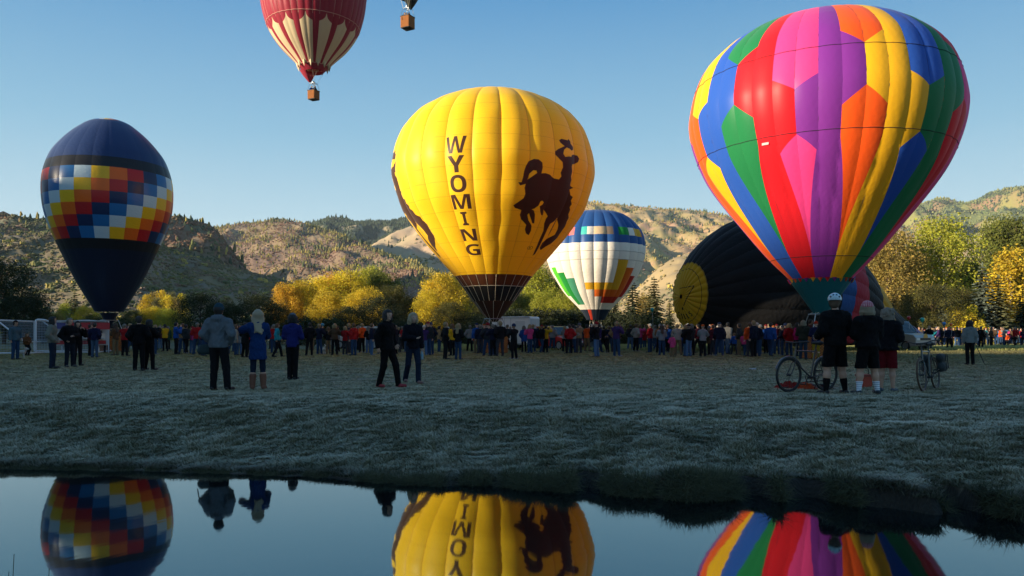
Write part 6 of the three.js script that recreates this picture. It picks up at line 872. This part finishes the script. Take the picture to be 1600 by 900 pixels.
{ // concession trailer with red banners
  const d = 47.5, x = (127 - 800) / F * d, o = thing('concession_trailer', 'white food trailer with two red banners behind the soccer goal', 'trailer', [x, LAWN, -d], 27 * D2R + 0.1), white = M('#9aa0a6', 0.5), red = M('#8c1420', 0.6);
  const s = new THREE.Shape(); s.moveTo(-1.45, 0.5); s.lineTo(1.45, 0.5); s.lineTo(1.45, 1.85); s.quadraticCurveTo(0.3, 2.25, -1.45, 1.75); s.closePath();
  part('body', new THREE.ExtrudeGeometry(s, { depth: 1.7, bevelEnabled: true, bevelSize: 0.03, bevelThickness: 0.03 }).translate(0, 0, -1.75), white, o);
  part('serving_hatch', box(2.2, 0.5, 0.03, 0.05, 1.15, 0.02), M('#1f2530', 0.5), o); part('awning', box(2.9, 0.05, 0.7, 0, 1.98, 0.3), white, o);
  for (const q of [-0.2, 0.95]) part('red_banner', box(q < 0 ? 1.15 : 0.95, 0.42, 0.03, q < 0 ? -0.12 : 1.03, 1.67, 0.64), red, o); part('blue_banner', box(0.45, 0.36, 0.03, -1.1, 1.67, 0.64), M('#2b2f66', 0.6), o);
  for (const q of [-1.4, 1.45]) part('awning_post', bar(V(q, 0, 0.6), V(q, 2.0, 0.62), 0.035), white, o); part('counter', box(2.3, 0.05, 0.4, 0.05, 0.9, 0.2), M('#8f959a', 0.4), o); part('price_board', box(0.5, 0.42, 0.03, 1.05, 1.0, 0.05), M('#b8b4ae', 0.7), o); part('red_skirt', box(2.7, 0.22, 0.02, 0, 0.66, 0.03), red, o); for (const z of [0, -1.7]) wheelAt(o, -0.3, z, 0.32, 0.2);
}
// ---------------------------------------------------------------- soccer goals
function goal(label, px, d, turn, depth, W = 6.4, Hh = 2.05) {
  const x = (px - 800) / F * d, o = thing('soccer_goal', label, 'soccer goal', [x, LAWN, -d], turn, null), pipe = M('#b9bfc6', 0.4), r = 0.055;
  for (const z of [0, -W]) { part('post', bar(V(0, 0, z), V(0, Hh - 0.1, z), r), pipe, o); part('side_frame', [tube([V(0, Hh - 0.12, z), V(0.06, Hh - 0.01, z), V(0.25, Hh, z), V(0.5, Hh - 0.02, z)], r * 0.85, 12, 8), bar(V(0.5, Hh - 0.02, z), V(depth - 0.3, 0.72, z), r * 0.8), tube([V(depth - 0.3, 0.72, z), V(depth - 0.1, 0.56, z), V(depth, 0.3, z), V(depth, 0.05, z)], r * 0.8, 12, 8), bar(V(0, 0.06, z), V(depth, 0.06, z), r * 0.8)], pipe, o); }
  part('crossbar', bar(V(0, Hh - 0.05, 0), V(0, Hh - 0.05, -W), r), pipe, o); part('back_bar', [bar(V(depth, 0.06, 0), V(depth, 0.06, -W), r * 0.8), bar(V(depth - 0.3, 0.72, 0), V(depth - 0.3, 0.72, -W), r * 0.6)], pipe, o);
  const lines = [], cord = M('#8f959e', 0.9), top = (q) => q < 0.5 ? Hh - 0.02 : lerp(Hh - 0.02, 0.72, clamp((q - 0.5) / (depth - 0.8)));
  for (const z of [0, -W]) { for (let q = 0.15; q < depth; q += 0.16) lines.push(bar(V(q, 0.06, z), V(q, top(q), z), 0.007, 0.007, 3)); for (let y = 0.2; y < Hh; y += 0.16) { const q = y > 0.72 ? 0.5 + (Hh - 0.02 - y) / (Hh - 0.74) * (depth - 0.8) : depth; lines.push(bar(V(0, y, z), V(q, y, z), 0.007, 0.007, 3)); } }
  for (let z = 0; z >= -W; z -= 0.2) lines.push(bar(V(0.5, Hh - 0.02, z), V(depth - 0.3, 0.72, z), 0.007, 0.007, 3), bar(V(depth, 0.1, z), V(depth - 0.3, 0.72, z), 0.007, 0.007, 3)); for (let q = 0.5; q < depth - 0.3; q += 0.2) lines.push(bar(V(q, top(q), 0), V(q, top(q), -W), 0.007, 0.007, 3));
  tag(part('net', lines, cord, o)); return o;
}
goal('white soccer goal with net behind the man in the cream jacket', 56, 46.5, 18 * D2R, 3.4);
goal('white soccer goal cut off by the left edge of the picture', -22, 44.5, 10 * D2R, 2.35);
// ---------------------------------------------------------------- dogs, toy balloons, a house on the ridge
function dog(label, px, feet, turn, c, size) {
  const d = groundD(feet), x = (px - 800) / F * d, o = thing('dog', label, 'dog', [x, lawnY(x, -d), -d], turn); o.scale.setScalar(size); const leg = (X, z, hind) => hind ? [bone([X, 0.34, z], [X + 0.05, 0.22, z], 0.075, 0.045), bone([X + 0.05, 0.22, z], [X - 0.05, 0.12, z], 0.04, 0.028), bone([X - 0.05, 0.12, z], [X - 0.02, 0.025, z], 0.027, 0.024), bone([X - 0.02, 0.022, z], [X + 0.03, 0.02, z], 0.024, 0.02)] : [bone([X, 0.34, z], [X - 0.015, 0.19, z], 0.06, 0.034), bone([X - 0.015, 0.19, z], [X, 0.03, z], 0.032, 0.025), bone([X, 0.022, z], [X + 0.045, 0.02, z], 0.025, 0.02)];
  const coat2 = M(c, 0.95, { specularIntensity: 0.2 }); part('body', bonesMesh([bone([0.2, 0.38, 0], [0.02, 0.38, 0], 0.13, 0.115), bone([0.02, 0.38, 0], [-0.2, 0.39, 0], 0.11, 0.1), bone([0.24, 0.43, 0], [0.33, 0.56, 0], 0.09, 0.075), bone([0.34, 0.6, 0], [0.39, 0.59, 0], 0.085, 0.065), bone([0.4, 0.575, 0], [0.48, 0.555, 0], 0.045, 0.032), bone([-0.27, 0.44, 0], [-0.36, 0.58, 0], 0.035, 0.03), bone([-0.36, 0.58, 0], [-0.28, 0.66, 0], 0.035, 0.025), ...[-0.07, 0.07].flatMap((z) => [...leg(0.2, z), ...leg(-0.22, z, true)])], 0.018, 0.05), coat2, o);
  for (const s of [-1, 1]) { part('ear', bonesMesh([bone([0.33, 0.66, s * 0.06], [0.31, 0.57, s * 0.105], 0.03, 0.022, 1)], 0.01, 0.02), M('#8a7a66', 0.95), o); part('eye', new THREE.SphereGeometry(0.012, 8, 6).translate(0.435, 0.61, s * 0.035), M('#111', 0.2), o); } part('nose', new THREE.SphereGeometry(0.02, 8, 6).translate(0.51, 0.562, 0), M('#111', 0.4), o); part('collar', new THREE.TorusGeometry(0.092, 0.012, 6, 18).rotateY(Math.PI / 2).rotateZ(0.6).translate(0.285, 0.49, 0), M('#8a2020', 0.7), o);
}
dog('small white dog beside the child and the man at the left goal', 32, 559, 0.3, '#8e8f8c', 0.75);
dog('white dog standing in the crowd below the golden grove', 502, 554, 2.6, '#a8a6a0', 0.9);
for (const [px, py, d, c, label, r] of [[1019, 484, 53, '#1d9c96', 'teal toy balloon above the crowd left of the black balloon', 0.13], [1441, 500, 55, '#1fa08c', 'green toy balloon above the crowd right of the silver vehicle', 0.16], [1475, 506, 56, '#2a7ab8', 'blue toy balloon above the crowd below the pale spruce', 0.13], [1486, 507, 56, '#d8622a', 'orange toy balloon beside the blue toy balloon', 0.1], [1420, 497, 56, '#b82a24', 'red toy balloon above the silver vehicle', 0.13], [504, 508, 52, '#1f6f8c', 'dark teal toy balloon above the crowd below the grove', 0.12]]) {
  const p = at(px, py, d), o = thing('toy_balloon', label, 'balloon', [p.x, LAWN, p.z]), h = p.y - LAWN;
  part('skin', new THREE.LatheGeometry([[0.001, -1.25], [0.12, -1.2], [0.3, -1.02], [0.68, -0.6], [0.93, -0.1], [1, 0.25], [0.9, 0.65], [0.62, 0.93], [0.3, 1.04], [0.001, 1.07]].map(([a, b]) => new THREE.Vector2(a * r, b * r)), 24).translate(0, h, 0), M(c, 0.25, { transmission: 0.15, thickness: 0 }), o); part('knot', new THREE.ConeGeometry(r * 0.13, r * 0.2, 8).translate(0, h - r * 1.3, 0), M(c, 0.4), o); part('string', tube([V(0, h - r * 1.35, 0), V(0.05, (h + 1) / 2, 0.02), V(0, 1.0, 0)], 0.008, 12, 4), M('#bbb', 0.8), o);
}
{ const p = at(6, 341, 640), o = thing('house', 'small tan house on the ridge at the far left', 'house', [p.x, p.y, p.z], 0.5), wall = M([0.42, 0.24, 0.14], 0.9); part('wall', box(9, 5, 7, 0, 0.5, 0), wall, o); const s = new THREE.Shape(); s.moveTo(-5, 3); s.lineTo(5, 3); s.lineTo(0, 5.4); s.closePath(); part('roof', new THREE.ExtrudeGeometry(s, { depth: 8, bevelEnabled: false }).translate(0, 0, -4), M([0.2, 0.11, 0.07], 0.9), o); for (const x of [-2.6, 0, 2.6]) part('window', box(1.2, 1.4, 0.1, x, 1.2, 3.53), GLASS, o); part('door', box(1.1, 2.2, 0.1, 1.3, -0.7, 3.53), M('#3a2a1c', 0.7), o); }
{ const r = rngOf(5), list = [[22, 866], [77, 888], [14, 893]]; list.forEach(([px, py], i) => { const d = 3.4 + i * 0.2, tip = at(px, py, d), o = thing('reed', ['tallest thin reed stalk at the lower left of the pond', 'thin reed stalk second from the left corner of the pond', 'short thin reed in the lower left corner of the pond'][i], 'reed', [tip.x - 0.03, -0.3, tip.z]); part('stalk', tube([V(0, 0, 0), V(0.0, tip.y * 0.5, 0), V(0.03, tip.y + 0.3, 0)], 0.0016, 12, 5), M([0.1, 0.11, 0.07], 0.9), o); part('leaf', tube([V(0, 0.1, 0), V(-0.03, tip.y * 0.6 + 0.15, 0.01), V(-0.07, tip.y * 0.8 + 0.15, 0.02)], 0.0014, 10, 4), M([0.09, 0.1, 0.05], 0.9), o); }); }
renderer.render(scene, camera);
